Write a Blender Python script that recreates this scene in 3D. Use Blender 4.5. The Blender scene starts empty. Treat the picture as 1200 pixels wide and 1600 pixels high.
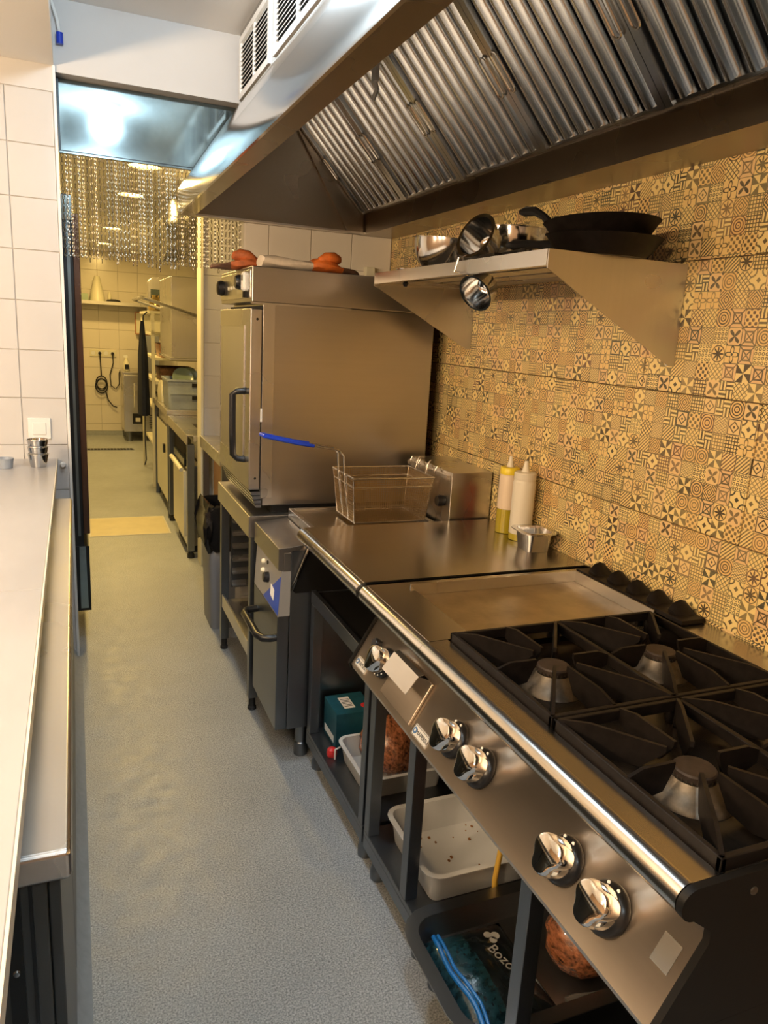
import bpy, bmesh, math, random
from mathutils import Vector, Matrix
R = math.radians
random.seed(7)
sc = bpy.context.scene
COL = sc.collection

# ------------------------------------------------------------------ camera
F_PX = 1157.5
CAM = (0.0, 0.0, 1.55)
right = Vector((0.92457007, -0.37684808, 0.05617572))
down = Vector((-0.03719845, -0.23601368, -0.9710375))
fwd = Vector((0.37919185, 0.89570256, -0.23222935))
cd = bpy.data.cameras.new('camera')
cd.sensor_fit = 'VERTICAL'; cd.sensor_height = 24.0; cd.lens = F_PX / 1600 * 24.0
cd.clip_start = 0.02; cd.clip_end = 60
cam = bpy.data.objects.new('camera', cd)
m = Matrix.Identity(4)
for i in range(3):
    m[i][0] = right[i]; m[i][1] = -down[i]; m[i][2] = -fwd[i]; m[i][3] = CAM[i]
cam.matrix_world = m
COL.objects.link(cam); sc.camera = cam

# ------------------------------------------------------------------ world, exposure
w = bpy.data.worlds.new('world'); sc.world = w; w.use_nodes = True
w.node_tree.nodes['Background'].inputs[0].default_value = (0.9, 0.75, 0.55, 1)
w.node_tree.nodes['Background'].inputs[1].default_value = 0.05
sc.view_settings.view_transform = 'Standard'; sc.view_settings.look = 'None'
sc.view_settings.gamma = 1.0; sc.view_settings.use_curve_mapping = False
sc.view_settings.exposure = 0.15
sc.cycles.use_denoising = True
sc.cycles.max_bounces = 10
sc.cycles.caustics_reflective = False; sc.cycles.caustics_refractive = False
sc.cycles.sample_clamp_indirect = 6.0
COOL = (0.74, 0.89, 1.0); WARM = (1.0, 0.73, 0.45); FARW = (1.0, 0.66, 0.20)
P_COOL, P_WARM, P_FAR = 22.0, 92.0, 20.0

# ------------------------------------------------------------------ node helpers
class V:
    """a float socket with operators that add Math nodes"""
    def __init__(s, nt, x): s.nt = nt; s.x = x
    def _m(s, op, *a):
        n = s.nt.nodes.new('ShaderNodeMath'); n.operation = op
        for i, v in enumerate((s,) + a):
            v = v.x if isinstance(v, V) else v
            if isinstance(v, (int, float)): n.inputs[i].default_value = v
            else: s.nt.links.new(v, n.inputs[i])
        return V(s.nt, n.outputs[0])
    def __add__(s, o): return s._m('ADD', o)
    def __sub__(s, o): return s._m('SUBTRACT', o)
    def __mul__(s, o): return s._m('MULTIPLY', o)
    def __rsub__(s, o): return (s * -1.0) + o
    def abs(s): return s._m('ABSOLUTE')
    def floor(s): return s._m('FLOOR')
    def fract(s): return s._m('FRACT')
    def sin(s): return s._m('SINE')
    def cos(s): return s._m('COSINE')
    def sqrt(s): return s._m('SQRT')
    def gt(s, o): return s._m('GREATER_THAN', o)
    def lt(s, o): return s._m('LESS_THAN', o)
    def mx(s, o): return s._m('MAXIMUM', o)
    def mn(s, o): return s._m('MINIMUM', o)
    def at2(s, o): return s._m('ARCTAN2', o)
    def eq(s, o): return s._m('COMPARE', o, 0.3)
    def tri(s): return (s.fract() - 0.5).abs() * 2.0     # 1 at integers, 0 between

def new_mat(name):
    mt = bpy.data.materials.new(name); mt.use_nodes = True
    nt = mt.node_tree; return mt, nt, nt.nodes['Principled BSDF']

def ramp(nt, fac, stops):
    n = nt.nodes.new('ShaderNodeValToRGB'); el = n.color_ramp.elements
    while len(el) < len(stops): el.new(0.5)
    for e, (p, c) in zip(el, stops): e.position = p; e.color = (*c, 1)
    nt.links.new(fac, n.inputs[0]); return n.outputs[0]

def pos(nt, scale=(1, 1, 1)):
    g = nt.nodes.new('ShaderNodeNewGeometry')
    mp = nt.nodes.new('ShaderNodeMapping'); mp.inputs['Scale'].default_value = scale
    nt.links.new(g.outputs['Position'], mp.inputs[0]); return mp.outputs[0]

def objc(nt, scale=(1, 1, 1)):
    g = nt.nodes.new('ShaderNodeTexCoord')
    mp = nt.nodes.new('ShaderNodeMapping'); mp.inputs['Scale'].default_value = scale
    nt.links.new(g.outputs['Object'], mp.inputs[0]); return mp.outputs[0]

def noise(nt, vec, scale, detail=3, rough=0.5):
    n = nt.nodes.new('ShaderNodeTexNoise'); n.inputs['Scale'].default_value = scale
    n.inputs['Detail'].default_value = detail; n.inputs['Roughness'].default_value = rough
    nt.links.new(vec, n.inputs['Vector']); return n.outputs[0]

def bump(nt, b, h, strength, dist=0.002):
    n = nt.nodes.new('ShaderNodeBump'); n.inputs['Strength'].default_value = strength
    n.inputs['Distance'].default_value = dist
    nt.links.new(h, n.inputs['Height']); nt.links.new(n.outputs[0], b.inputs['Normal'])

def simple(name, col, rough=0.5, metal=0.0, var=0.0, nscale=20, bmp=0.0, coat=0.0, trans=0.0, ior=1.45, vec=(1, 1, 1), spec=None, alpha=None):
    mt, nt, b = new_mat(name)
    b.inputs['Base Color'].default_value = (*col, 1); b.inputs['Roughness'].default_value = rough
    b.inputs['Metallic'].default_value = metal; b.inputs['Coat Weight'].default_value = coat
    b.inputs['Transmission Weight'].default_value = trans; b.inputs['IOR'].default_value = ior
    if spec is not None: b.inputs['Specular IOR Level'].default_value = spec
    if var or bmp:
        nz = noise(nt, pos(nt, vec), nscale, 4, 0.6)
        if var:
            lo = [max(0, c * (1 - var)) for c in col]; hi = [min(1, c * (1 + var)) for c in col]
            nt.links.new(ramp(nt, nz, [(0.3, lo), (0.7, hi)]), b.inputs['Base Color'])
        if bmp: bump(nt, b, nz, bmp)
    return mt

def steel(name, col=(0.62, 0.60, 0.57), rough=0.28, axis=1, smudge=0.25):
    """brushed stainless: fine streaks along one axis, soft smudges in the gloss"""
    mt, nt, b = new_mat(name)
    s = [70, 70, 70]; s[axis] = 2
    st = noise(nt, pos(nt, s), 1.0, 2, 0.6)
    sm = noise(nt, pos(nt), 3.0, 2, 0.5)
    b.inputs['Metallic'].default_value = 1.0
    lo = [c * 0.98 for c in col]; hi = [min(1, c * 1.02) for c in col]
    nt.links.new(ramp(nt, st, [(0.25, lo), (0.75, hi)]), b.inputs['Base Color'])
    f = V(nt, sm) * (smudge * 0.8) + (rough - smudge * 0.38)
    nt.links.new(f.mx(0.06).x, b.inputs['Roughness'])
    return mt

def emit(name, col, s):
    mt, nt, b = new_mat(name)
    b.inputs['Base Color'].default_value = (0.9, 0.9, 0.9, 1)
    b.inputs['Emission Color'].default_value = (*col, 1); b.inputs['Emission Strength'].default_value = s
    return mt

def pattern_tile():
    """porcelain tile printed with a patchwork of little ornament squares"""
    mt, nt, b = new_mat('patchwork_tile_print')
    g = nt.nodes.new('ShaderNodeNewGeometry'); sp = nt.nodes.new('ShaderNodeSeparateXYZ')
    nt.links.new(g.outputs['Position'], sp.inputs[0])
    Y = V(nt, sp.outputs[1]); Z = V(nt, sp.outputs[2]); C = 0.0418
    u = (Y + 10.0) * (1 / C); v = (Z - 1.112 + 10 * C) * (1 / C)
    ci, cj = u.floor(), v.floor()
    cb = nt.nodes.new('ShaderNodeCombineXYZ')
    nt.links.new(ci.x, cb.inputs[0]); nt.links.new(cj.x, cb.inputs[1])
    wn = nt.nodes.new('ShaderNodeTexWhiteNoise'); wn.noise_dimensions = '2D'
    nt.links.new(cb.outputs[0], wn.inputs['Vector'])
    r1 = V(nt, wn.outputs['Value'])
    sc_ = nt.nodes.new('ShaderNodeSeparateColor'); nt.links.new(wn.outputs['Color'], sc_.inputs[0])
    r2, r3, r4 = (V(nt, sc_.outputs[i]) for i in range(3))
    p = (u.fract() - 0.5) * 2.0; q = (v.fract() - 0.5) * 2.0
    ap, aq = p.abs(), q.abs()
    r = (p * p + q * q).sqrt(); th = q.at2(p); dm = ap + aq; mxx = ap.mx(aq)
    four = (th * 4.0).cos(); eight = (th * 8.0).cos()
    pats = []
    pats.append((r * 3.0).tri().gt(0.55))                                             # rings
    pats.append((dm * 2.6).tri().gt(0.5))                                             # nested diamonds
    pats.append(((p * 8.0).sin() * (q * 8.0).sin()).gt(0.1))                          # checks
    pats.append((r - (four * 0.3 + 0.6)).abs().lt(0.11).mx(r.lt(0.16)))               # quatrefoil
    pats.append(r.lt(eight * 0.28 + 0.55).mx((r - 0.92).abs().lt(0.06)))              # star in ring
    pats.append(((p + q) * 2.0).fract().gt(0.55))                                     # diagonal stripes
    pats.append((p * 2.5).tri().gt(0.68).mx((q * 2.5).tri().gt(0.68)))                # lattice
    pats.append(((p + q) * 1.6).tri().gt(0.75).mx(((p - q) * 1.6).tri().gt(0.75)))    # fine diagonal net
    pats.append((p * q).gt(0.0).eq(ap.gt(aq)))                                        # pinwheel
    cr = ((ap - 1.0) * (ap - 1.0) + (aq - 1.0) * (aq - 1.0)).sqrt()
    pats.append((cr - 0.62).abs().lt(0.1).mx(dm.lt(0.32)))                            # corner arcs
    pats.append(((p * 2.0).tri().gt(0.5)) * ((p * q).gt(0.0)) + ((q * 2.0).tri().gt(0.5)) * ((p * q).lt(0.0)))  # basket weave
    fr = (((p * 2.0).fract() - 0.5) * ((p * 2.0).fract() - 0.5) + ((q * 2.0).fract() - 0.5) * ((q * 2.0).fract() - 0.5)).sqrt()
    pats.append((fr - 0.3).abs().lt(0.11))                                            # small circles
    pats.append((p * 2.0 + (q * 3.0).tri()).fract().gt(0.55))                         # zigzag
    pats.append((mxx - 0.86).abs().lt(0.07).mx((dm - 0.62).abs().lt(0.1)).mx(r.lt(0.15)))  # framed diamond
    pats.append(r.lt((four * -1.0) * 0.45 + 0.5).mx((cr).lt(0.25)))                   # petals
    pats.append((mxx - 0.55).abs().lt(0.09).mx((ap - aq).abs().lt(0.1)))              # square and cross
    k = (r1 * float(len(pats))).floor()
    tot = None
    for i, pt in enumerate(pats):
        t = k.eq(float(i)) * pt
        tot = t if tot is None else tot + t
    edge = mxx.gt(0.94) * r4.gt(0.45)
    tot = tot.mx(edge).mn(1.0)
    wear = V(nt, noise(nt, pos(nt), 60, 3, 0.6))
    fac = tot * ((r3 * 0.32) + 0.72) * (wear * 0.4 + 0.8)
    bg = ramp(nt, r2.x, [(0.0, (0.84, 0.56, 0.22)), (0.35, (0.90, 0.68, 0.28)), (0.7, (0.93, 0.74, 0.32)), (1.0, (0.82, 0.55, 0.27))])
    ln = ramp(nt, r4.x, [(0.0, (0.075, 0.050, 0.028)), (0.4, (0.11, 0.080, 0.04)), (0.7, (0.070, 0.070, 0.045)), (1.0, (0.20, 0.105, 0.06))])
    mix = nt.nodes.new('ShaderNodeMix'); mix.data_type = 'RGBA'
    nt.links.new(fac.mn(1.0).x, mix.inputs['Factor']); nt.links.new(bg, mix.inputs['A']); nt.links.new(ln, mix.inputs['B'])
    nt.links.new(mix.outputs['Result'], b.inputs['Base Color'])
    b.inputs['Roughness'].default_value = 0.38
    bump(nt, b, wear.x, 0.04, 0.001)
    return mt

def floor_mat():
    mt, nt, b = new_mat('grey_resin_floor')
    v = pos(nt)
    sp = noise(nt, v, 210, 2, 0.7); big = noise(nt, v, 1.7, 5, 0.65); mid = noise(nt, v, 14, 4, 0.6)
    c1 = ramp(nt, sp, [(0.33, (0.19, 0.205, 0.22)), (0.5, (0.40, 0.43, 0.45)), (0.66, (0.62, 0.65, 0.67))])
    c2 = ramp(nt, big, [(0.3, (0.80, 0.80, 0.80)), (0.7, (1.0, 1.0, 1.0))])
    mx = nt.nodes.new('ShaderNodeMix'); mx.data_type = 'RGBA'; mx.blend_type = 'MULTIPLY'; mx.inputs['Factor'].default_value = 1
    nt.links.new(c1, mx.inputs['A']); nt.links.new(c2, mx.inputs['B'])
    nt.links.new(mx.outputs['Result'], b.inputs['Base Color'])
    rr = V(nt, mid) * 0.35 + V(nt, big) * 0.25 + 0.10
    nt.links.new(rr.x, b.inputs['Roughness'])
    bump(nt, b, sp, 0.35, 0.0012)
    return mt

M = {}
M['steel'] = steel('brushed_steel'); M['steel_x'] = steel('brushed_steel_across', (0.50, 0.47, 0.43), 0.30, 0, 0.15)
M['steel_v'] = steel('brushed_steel_upright', axis=2)
M['steel_bright'] = steel('polished_hood_steel', (0.62, 0.63, 0.64), 0.12, 1, 0.10)
M['steel_hot'] = steel('stained_panel_steel', (0.66, 0.57, 0.47), 0.30, 1, 0.2)
M['steel_top'] = steel('worn_counter_steel', (0.46, 0.44, 0.41), 0.22, 0, 0.2)
M['steel_dark'] = steel('dull_shaded_steel', (0.21, 0.225, 0.245), 0.34, 2, 0.15)  # older steel, darkened and cooled to carry the dim light near the floor
M['steel_grease'] = steel('greasy_hood_steel', (0.30, 0.265, 0.22), 0.28, 1, 0.2)
M['steel_tray'] = steel('grey_tray_steel', (0.42, 0.43, 0.44), 0.34, 1, 0.1)
M['galv'] = simple('galvanised_sheet', (0.23, 0.30, 0.32), 0.08, 1.0, 0.05, 30)
M['baffle'] = steel('baffle_steel', (0.60, 0.63, 0.66), 0.22, 2, 0.15)
M['chrome'] = simple('chrome', (0.80, 0.80, 0.79), 0.05, 1.0)
M['rail'] = steel('rail_steel', (0.72, 0.69, 0.64), 0.20, 1, 0.1)
M['griddle'] = simple('seasoned_griddle_plate', (0.42, 0.36, 0.27), 0.30, 1.0, 0.25, 9)
M['iron'] = simple('cast_iron', (0.009, 0.007, 0.006), 0.42, 0.0, 0.4, 60, 0.1, spec=0.22)
M['enamel'] = simple('black_enamel', (0.022, 0.016, 0.011), 0.25, 0.0, 0.4, 8)
M['burner'] = simple('burner_casting', (0.13, 0.11, 0.085), 0.42, 0.8, 0.4, 40, 0.1)
M['cap'] = simple('burner_cap_iron', (0.045, 0.032, 0.024), 0.55, 0.3, 0.3, 60)
M['black'] = simple('black_plastic', (0.012, 0.012, 0.013), 0.28)
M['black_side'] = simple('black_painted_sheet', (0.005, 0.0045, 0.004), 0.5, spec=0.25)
M['rubber'] = simple('black_rubber', (0.02, 0.02, 0.02), 0.7)
M['white_p'] = simple('white_plastic', (0.80, 0.80, 0.78), 0.35)
M['tile'] = simple('white_glazed_tile', (0.60, 0.585, 0.57), 0.16, 0, 0.03, 3, 0.02)
M['tile_cream'] = simple('cream_glazed_tile', (0.78, 0.72, 0.62), 0.18, 0, 0.03, 3, 0.02)
M['grout'] = simple('tile_grout', (0.55, 0.51, 0.46), 0.8)
M['grout_dark'] = simple('dark_tile_grout', (0.16, 0.11, 0.07), 0.85)
M['paint'] = simple('white_wall_paint', (0.62, 0.60, 0.58), 0.6, 0, 0.03, 2)
M['ceil'] = simple('white_ceiling_paint', (0.82, 0.80, 0.77), 0.65)
M['pattern'] = pattern_tile()
M['floor'] = floor_mat()
M['cove'] = simple('grey_cove_resin', (0.38, 0.40, 0.41), 0.35, 0, 0.1, 40)
M['marble'] = simple('pale_worktop_slab', (0.42, 0.41, 0.405), 0.28, 0, 0.10, 5, vec=(1, 0.3, 1))
M['slab_edge'] = simple('worktop_edge', (0.70, 0.66, 0.55), 0.4)
M['darkdoor'] = simple('anthracite_cabinet', (0.050, 0.058, 0.060), 0.35)
M['alu_black'] = simple('black_anodised_aluminium', (0.025, 0.030, 0.033), 0.28, 0.6)
M['alu_teal'] = simple('grey_anodised_aluminium', (0.16, 0.20, 0.21), 0.3, 0.8)
M['brownalu'] = simple('brown_reflecting_aluminium', (0.10, 0.055, 0.035), 0.25, 0.6)  # brown reflection on the door's edge profile, put into the base colour
M['glass_dark'] = simple('oven_door_glass', (0.34, 0.32, 0.27), 0.07, 0.75, spec=0.8)
M['orange'] = simple('orange_rubber_glove', (0.62, 0.15, 0.025), 0.6, 0, 0.25, 30, 0.3)
M['brown_or'] = simple('stained_orange_glove', (0.40, 0.105, 0.03), 0.65, 0, 0.35, 40, 0.3)
M['brown_rub'] = simple('scorched_glove_palm', (0.14, 0.07, 0.045), 0.7, 0, 0.4, 40, 0.3)
M['cotton'] = simple('white_cotton_cuff', (0.72, 0.64, 0.54), 0.9, 0, 0.08, 60, 0.4)
M['blue_grip'] = simple('blue_vinyl_grip', (0.015, 0.05, 0.48), 0.28)
M['wire'] = simple('plated_wire', (0.70, 0.68, 0.64), 0.22, 1.0)
M['wire_brown'] = simple('fried_wire_mesh', (0.50, 0.38, 0.22), 0.35, 1.0)
M['oil'] = simple('olive_oil', (0.42, 0.33, 0.02), 0.15, coat=0.3)
M['bottle'] = simple('translucent_bottle_plastic', (0.92, 0.86, 0.72), 0.35, trans=0.15)
M['bottle_pink'] = simple('pinkish_bottle_plastic', (0.90, 0.74, 0.56), 0.35, trans=0.1)
M['yellow_cap'] = simple('yellow_cap_plastic', (0.85, 0.66, 0.04), 0.35)
M['red_p'] = simple('red_plastic', (0.62, 0.03, 0.03), 0.3)
M['teal_box'] = simple('teal_cardboard', (0.012, 0.075, 0.105), 0.45, 0, 0.2, 30)
M['paper'] = simple('white_label_paper', (0.80, 0.80, 0.80), 0.6)
M['barcode'] = simple('barcode_ink', (0.03, 0.03, 0.04), 0.6)
M['bread'] = simple('bagged_brown_bread', (0.26, 0.095, 0.04), 0.25, 0, 0.9, 110, 1.0, coat=1.0, vec=(1, 0.4, 1))
M['tray'] = simple('white_food_tray', (0.66, 0.67, 0.67), 0.32)
M['tray_cream'] = simple('cream_food_tray', (0.76, 0.72, 0.66), 0.32)
M['crumb'] = simple('toasted_crumb', (0.30, 0.13, 0.04), 0.8)
M['bag_dark'] = simple('dark_plastic_bag', (0.012, 0.017, 0.020), 0.14, 0, 0.4, 20, 0.5, coat=0.5)
M['bag_teal'] = simple('teal_food_in_bag', (0.010, 0.036, 0.046), 0.20, 0, 0.8, 60, 0.8, coat=0.6)
M['zip_blue'] = simple('blue_zip_strip', (0.01, 0.15, 0.45), 0.25)
M['print_grey'] = simple('pale_grey_print', (0.42, 0.42, 0.40), 0.5)
M['clear'] = simple('clear_plastic', (0.75, 0.72, 0.66), 0.12, trans=0.85)
M['hose'] = simple('yellow_gas_hose', (0.62, 0.38, 0.06), 0.4)
M['bin'] = simple('grey_bin_plastic', (0.22, 0.23, 0.26), 0.45)
M['binbag'] = simple('black_bin_bag', (0.008, 0.008, 0.009), 0.16, 0, 0, 30, 0.6)
M['brown_panel'] = simple('brown_side_board', (0.36, 0.20, 0.09), 0.6, 0, 0.15, 6)
M['film_blue'] = simple('blue_label_film', (0.01, 0.055, 0.40), 0.3)
M['film_grey'] = simple('grey_label_film', (0.24, 0.235, 0.23), 0.35)
M['plate_w'] = simple('name_plate_metal', (0.72, 0.69, 0.63), 0.35, 0.4)
M['ink'] = simple('dark_print', (0.05, 0.05, 0.05), 0.5)
M['emblem'] = simple('blue_emblem', (0.06, 0.13, 0.26), 0.35)
M['navy'] = simple('navy_apron_cloth', (0.012, 0.016, 0.035), 0.85, 0, 0.2, 60, 0.2)
M['plate_green'] = simple('green_glazed_plate', (0.36, 0.46, 0.34), 0.2)
M['plate_white'] = simple('white_glazed_plate', (0.76, 0.74, 0.68), 0.2)
M['crate_blue'] = simple('grey_blue_crate', (0.30, 0.34, 0.40), 0.45, 0, 0.1, 15)
M['hatch'] = simple('beige_floor_hatch', (0.66, 0.58, 0.36), 0.5, 0, 0.06, 8)
M['brass'] = simple('brassy_pot', (0.66, 0.48, 0.18), 0.25, 1.0)
M['ivory'] = simple('ivory_plastic', (0.76, 0.72, 0.55), 0.4)
M['pinkframe'] = simple('copper_frame', (0.45, 0.22, 0.13), 0.4)
M['duct'] = simple('spiral_duct_metal', (0.66, 0.65, 0.60), 0.25, 1.0, 0.1, 30)
M['chain'] = simple('aluminium_chain', (0.46, 0.42, 0.34), 0.32, 1.0)
M['lamp_cool'] = emit('cool_lamp_diffuser', COOL, 6.0)
M['lamp_far'] = emit('warm_lamp_diffuser', FARW, 9.0)
M['lamp_warm'] = emit('amber_lamp_diffuser', WARM, 6.0)
M['brown_wall'] = simple('brown_wall_paint', (0.30, 0.19, 0.11), 0.7)

# ------------------------------------------------------------------ mesh helpers
class MB:
    def __init__(s): s.v = []; s.f = []
    def _add(s, vs, fs):
        o = len(s.v); s.v += [tuple(x) for x in vs]; s.f += [tuple(i + o for i in f) for f in fs]; return s
    def box(s, x0, x1, y0, y1, z0, z1):
        v = [(x, y, z) for z in (z0, z1) for y in (y0, y1) for x in (x0, x1)]
        return s._add(v, [(0, 2, 3, 1), (4, 5, 7, 6), (0, 1, 5, 4), (2, 6, 7, 3), (0, 4, 6, 2), (1, 3, 7, 5)])
    def prism(s, poly, axis, a0, a1):
        """poly: 2D points in the other two axes (in xyz order), extruded along axis"""
        n = len(poly); vs = []
        for a in (a0, a1):
            for (p, q) in poly:
                vs.append({0: (a, p, q), 1: (p, a, q), 2: (p, q, a)}[axis])
        fs = [tuple(range(n)), tuple(range(2 * n - 1, n - 1, -1))]
        for i in range(n): fs.append((i, i + n, (i + 1) % n + n, (i + 1) % n))
        return s._add(vs, fs)
    def cyl(s, p0, p1, r0, r1=None, seg=16, caps=True):
        r1 = r0 if r1 is None else r1
        p0, p1 = Vector(p0), Vector(p1); d = (p1 - p0).normalized()
        a = d.orthogonal().normalized(); b = d.cross(a)
        vs = []
        for p, r in ((p0, r0), (p1, r1)):
            for i in range(seg):
                t = 2 * math.pi * i / seg; vs.append(p + (a * math.cos(t) + b * math.sin(t)) * r)
        fs = [(i, (i + 1) % seg, (i + 1) % seg + seg, i + seg) for i in range(seg)]
        if caps: fs += [tuple(range(seg - 1, -1, -1)), tuple(range(seg, 2 * seg))]
        return s._add(vs, fs)
    def tube(s, pts, r, seg=8, closed=False):
        pts = [Vector(p) for p in pts]; n = len(pts); vs = []
        t0 = (pts[1] - pts[0]).normalized(); a = t0.orthogonal().normalized()
        for i, p in enumerate(pts):
            if closed: t = (pts[(i + 1) % n] - pts[i - 1]).normalized()
            else: t = (pts[min(i + 1, n - 1)] - pts[max(i - 1, 0)]).normalized()
            a = (a - t * a.dot(t)).normalized(); b = t.cross(a)
            rr = r[i] if isinstance(r, (list, tuple)) else r
            for k in range(seg):
                th = 2 * math.pi * k / seg; vs.append(p + (a * math.cos(th) + b * math.sin(th)) * rr)
        fs = []
        for i in range(n if closed else n - 1):
            j = (i + 1) % n
            for k in range(seg): fs.append((i * seg + k, i * seg + (k + 1) % seg, j * seg + (k + 1) % seg, j * seg + k))
        if not closed: fs += [tuple(range(seg - 1, -1, -1)), tuple(range((n - 1) * seg, n * seg))]
        return s._add(vs, fs)
    def lathe(s, prof, c, axis=(0, 0, 1), seg=24):
        c = Vector(c); d = Vector(axis).normalized(); a = d.orthogonal().normalized(); b = d.cross(a)
        vs = []; n = len(prof)
        for (r, h) in prof:
            for k in range(seg):
                t = 2 * math.pi * k / seg; vs.append(c + d * h + (a * math.cos(t) + b * math.sin(t)) * max(r, 1e-5))
        fs = []
        for i in range(n - 1):
            for k in range(seg): fs.append((i * seg + k, i * seg + (k + 1) % seg, (i + 1) * seg + (k + 1) % seg, (i + 1) * seg + k))
        fs += [tuple(range(seg - 1, -1, -1)), tuple(range((n - 1) * seg, n * seg))]
        return s._add(vs, fs)
    def rings(s, rings, cap=True):
        n = len(rings[0]); vs = [p for r in rings for p in r]; fs = []
        for i in range(len(rings) - 1):
            for k in range(n): fs.append((i * n + k, i * n + (k + 1) % n, (i + 1) * n + (k + 1) % n, (i + 1) * n + k))
        if cap: fs += [tuple(range(n - 1, -1, -1)), tuple(range((len(rings) - 1) * n, len(rings) * n))]
        return s._add(vs, fs)
    def mesh(s, name, off=(0, 0, 0)):
        me = bpy.data.meshes.new(name)
        me.from_pydata([(x - off[0], y - off[1], z - off[2]) for x, y, z in s.v], [], s.f)
        bm = bmesh.new(); bm.from_mesh(me); bmesh.ops.recalc_face_normals(bm, faces=bm.faces); bm.to_mesh(me); bm.free()
        for p in me.polygons: p.use_smooth = True
        me.set_sharp_from_angle(angle=R(38)); return me

def rrect(x0, x1, y0, y1, r, z, n=5):
    out = []
    for cx, cy, a0 in ((x1 - r, y1 - r, 0), (x0 + r, y1 - r, 90), (x0 + r, y0 + r, 180), (x1 - r, y0 + r, 270)):
        for k in range(n):
            a = R(a0 + 90 * k / (n - 1)); out.append((cx + r * math.cos(a), cy + r * math.sin(a), z))
    return out

def link(name, me, mat, parent=None, loc=(0, 0, 0), bev=0.0, seg=2):
    o = bpy.data.objects.new(name, me); COL.objects.link(o); o.location = loc
    if mat is not None and not me.materials: me.materials.append(M[mat] if isinstance(mat, str) else mat)
    if parent: o.parent = parent
    if bev:
        md = o.modifiers.new('bevel', 'BEVEL'); md.width = bev; md.segments = seg; md.limit_method = 'ANGLE'; md.angle_limit = R(40)
        md.harden_normals = True
    return o

def tag(o, label, cat, group=None):
    o['label'] = label; o['category'] = cat
    if group: o['group'] = group
    return o

def thing(name, label, cat, loc, group=None):
    o = bpy.data.objects.new(name, None); COL.objects.link(o); o.location = loc; o.empty_display_size = 0.05
    return tag(o, label, cat, group)

def rootof(o):
    while o.parent: o = o.parent
    return o

def part(parent, name, mb, mat, bev=0.0, label=None, seg=2):
    """mb in world coordinates; parents carry no rotation and only the root a location"""
    off = rootof(parent).location
    o = link(name, mb.mesh(name, off), mat, parent, bev=bev, seg=seg)
    if label: o['label'] = label
    return o

def single(name, mb, mat, label, cat, loc, bev=0.0, group=None):
    o = link(name, mb.mesh(name, loc), mat, None, loc, bev); return tag(o, label, cat, group)

def struct(name, mb, mat, label=None, bev=0.0):
    o = link(name, mb.mesh(name), mat, None, bev=bev); o['kind'] = 'structure'
    if label: o['label'] = label
    return o

def sub_inst(name, me, mat, parent, loc, rot=None):
    o = link(name, me, mat, parent, loc)
    if rot: o.rotation_euler = rot
    return o

def text_mesh(txt, size, extr=0.0004):
    cu = bpy.data.curves.new('lettering', 'FONT'); cu.body = txt; cu.size = size; cu.extrude = extr
    cu.align_x = 'CENTER'; cu.align_y = 'CENTER'; cu.resolution_u = 3
    ob = bpy.data.objects.new('lettering', cu); COL.objects.link(ob)
    dg = bpy.context.evaluated_depsgraph_get()
    me = bpy.data.meshes.new_from_object(ob.evaluated_get(dg))
    bpy.data.objects.remove(ob); return me

def basis(loc, x, y):
    x = Vector(x).normalized(); y = Vector(y); z = x.cross(y).normalized(); y = z.cross(x)
    mm = Matrix.Identity(4)
    for i in range(3): mm[i][0], mm[i][1], mm[i][2], mm[i][3] = x[i], y[i], z[i], loc[i]
    return mm

def lamp_light(name, parent, kind, loc, power, col, size=0.1, spot=None, blend=0.5, rot=None):
    ld = bpy.data.lights.new(name, kind); ld.energy = power; ld.color = col
    if kind == 'AREA': ld.shape = 'DISK'; ld.size = size
    else: ld.shadow_soft_size = size
    if kind == 'SPOT': ld.spot_size = spot; ld.spot_blend = blend
    o = bpy.data.objects.new(name, ld); COL.objects.link(o); o.parent = parent; o.location = loc
    if rot: o.rotation_euler = rot
    return o

# ------------------------------------------------------------------ the room
XW, YD, ZC, ZL, ZF = 1.44, 3.50, 2.74, 2.50, 2.40      # right wall, doorway wall, ceilings (kitchen, low, far room)
DX0, DX1 = -0.026, 0.725                               # doorway
TH = 0.12
floor = struct('floor', MB().box(-3.2, 2.0, -2.2, 11.0, -0.06, 0.0), 'floor', 'speckled grey-blue resin floor')
struct('ceiling', MB().box(-0.032, 2.0, -2.2, YD, ZC, ZC + 0.05), 'ceil', 'white kitchen ceiling')
struct('ceiling_low', MB().box(-3.2, -0.032, -2.2, YD, ZL, ZC + 0.05), 'ceil', 'lower white ceiling over the serving counter')
struct('ceiling_far', MB().box(-0.6, 2.0, YD + TH, 11.0, ZF, ZF + 0.05), 'ceil', 'cream ceiling of the washing-up room')

# right wall with big printed tiles
wr = struct('wall_right', MB().box(XW + 0.008, XW + 0.12, -2.2, YD + TH, 0, ZC), 'grout_dark', 'patchwork-patterned tiled wall behind the cooking line')
def slab_tile(w, h, t, ch=0.0012):
    """tile lying in its own YZ plane, face towards -X, origin at the lower near corner of its back"""
    mb = MB()
    v = [(0, 0, 0), (0, w, 0), (0, w, h), (0, 0, h), (-t + ch, 0, 0), (-t + ch, w, 0), (-t + ch, w, h), (-t + ch, 0, h),
         (-t, ch, ch), (-t, w - ch, ch), (-t, w - ch, h - ch), (-t, ch, h - ch)]
    f = [(0, 1, 2, 3), (8, 11, 10, 9)]
    for i in range(4):
        j = (i + 1) % 4; f += [(i, j, j + 4, i + 4), (i + 4, j + 4, j + 8, i + 8)]
    return mb._add(v, f).mesh('tile')
rows = [(0.777, 1.112, 1.738), (1.112, 1.447, 1.24), (1.447, 1.775, 1.64), (1.775, 2.11, 1.66)]
cache = {}
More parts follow.
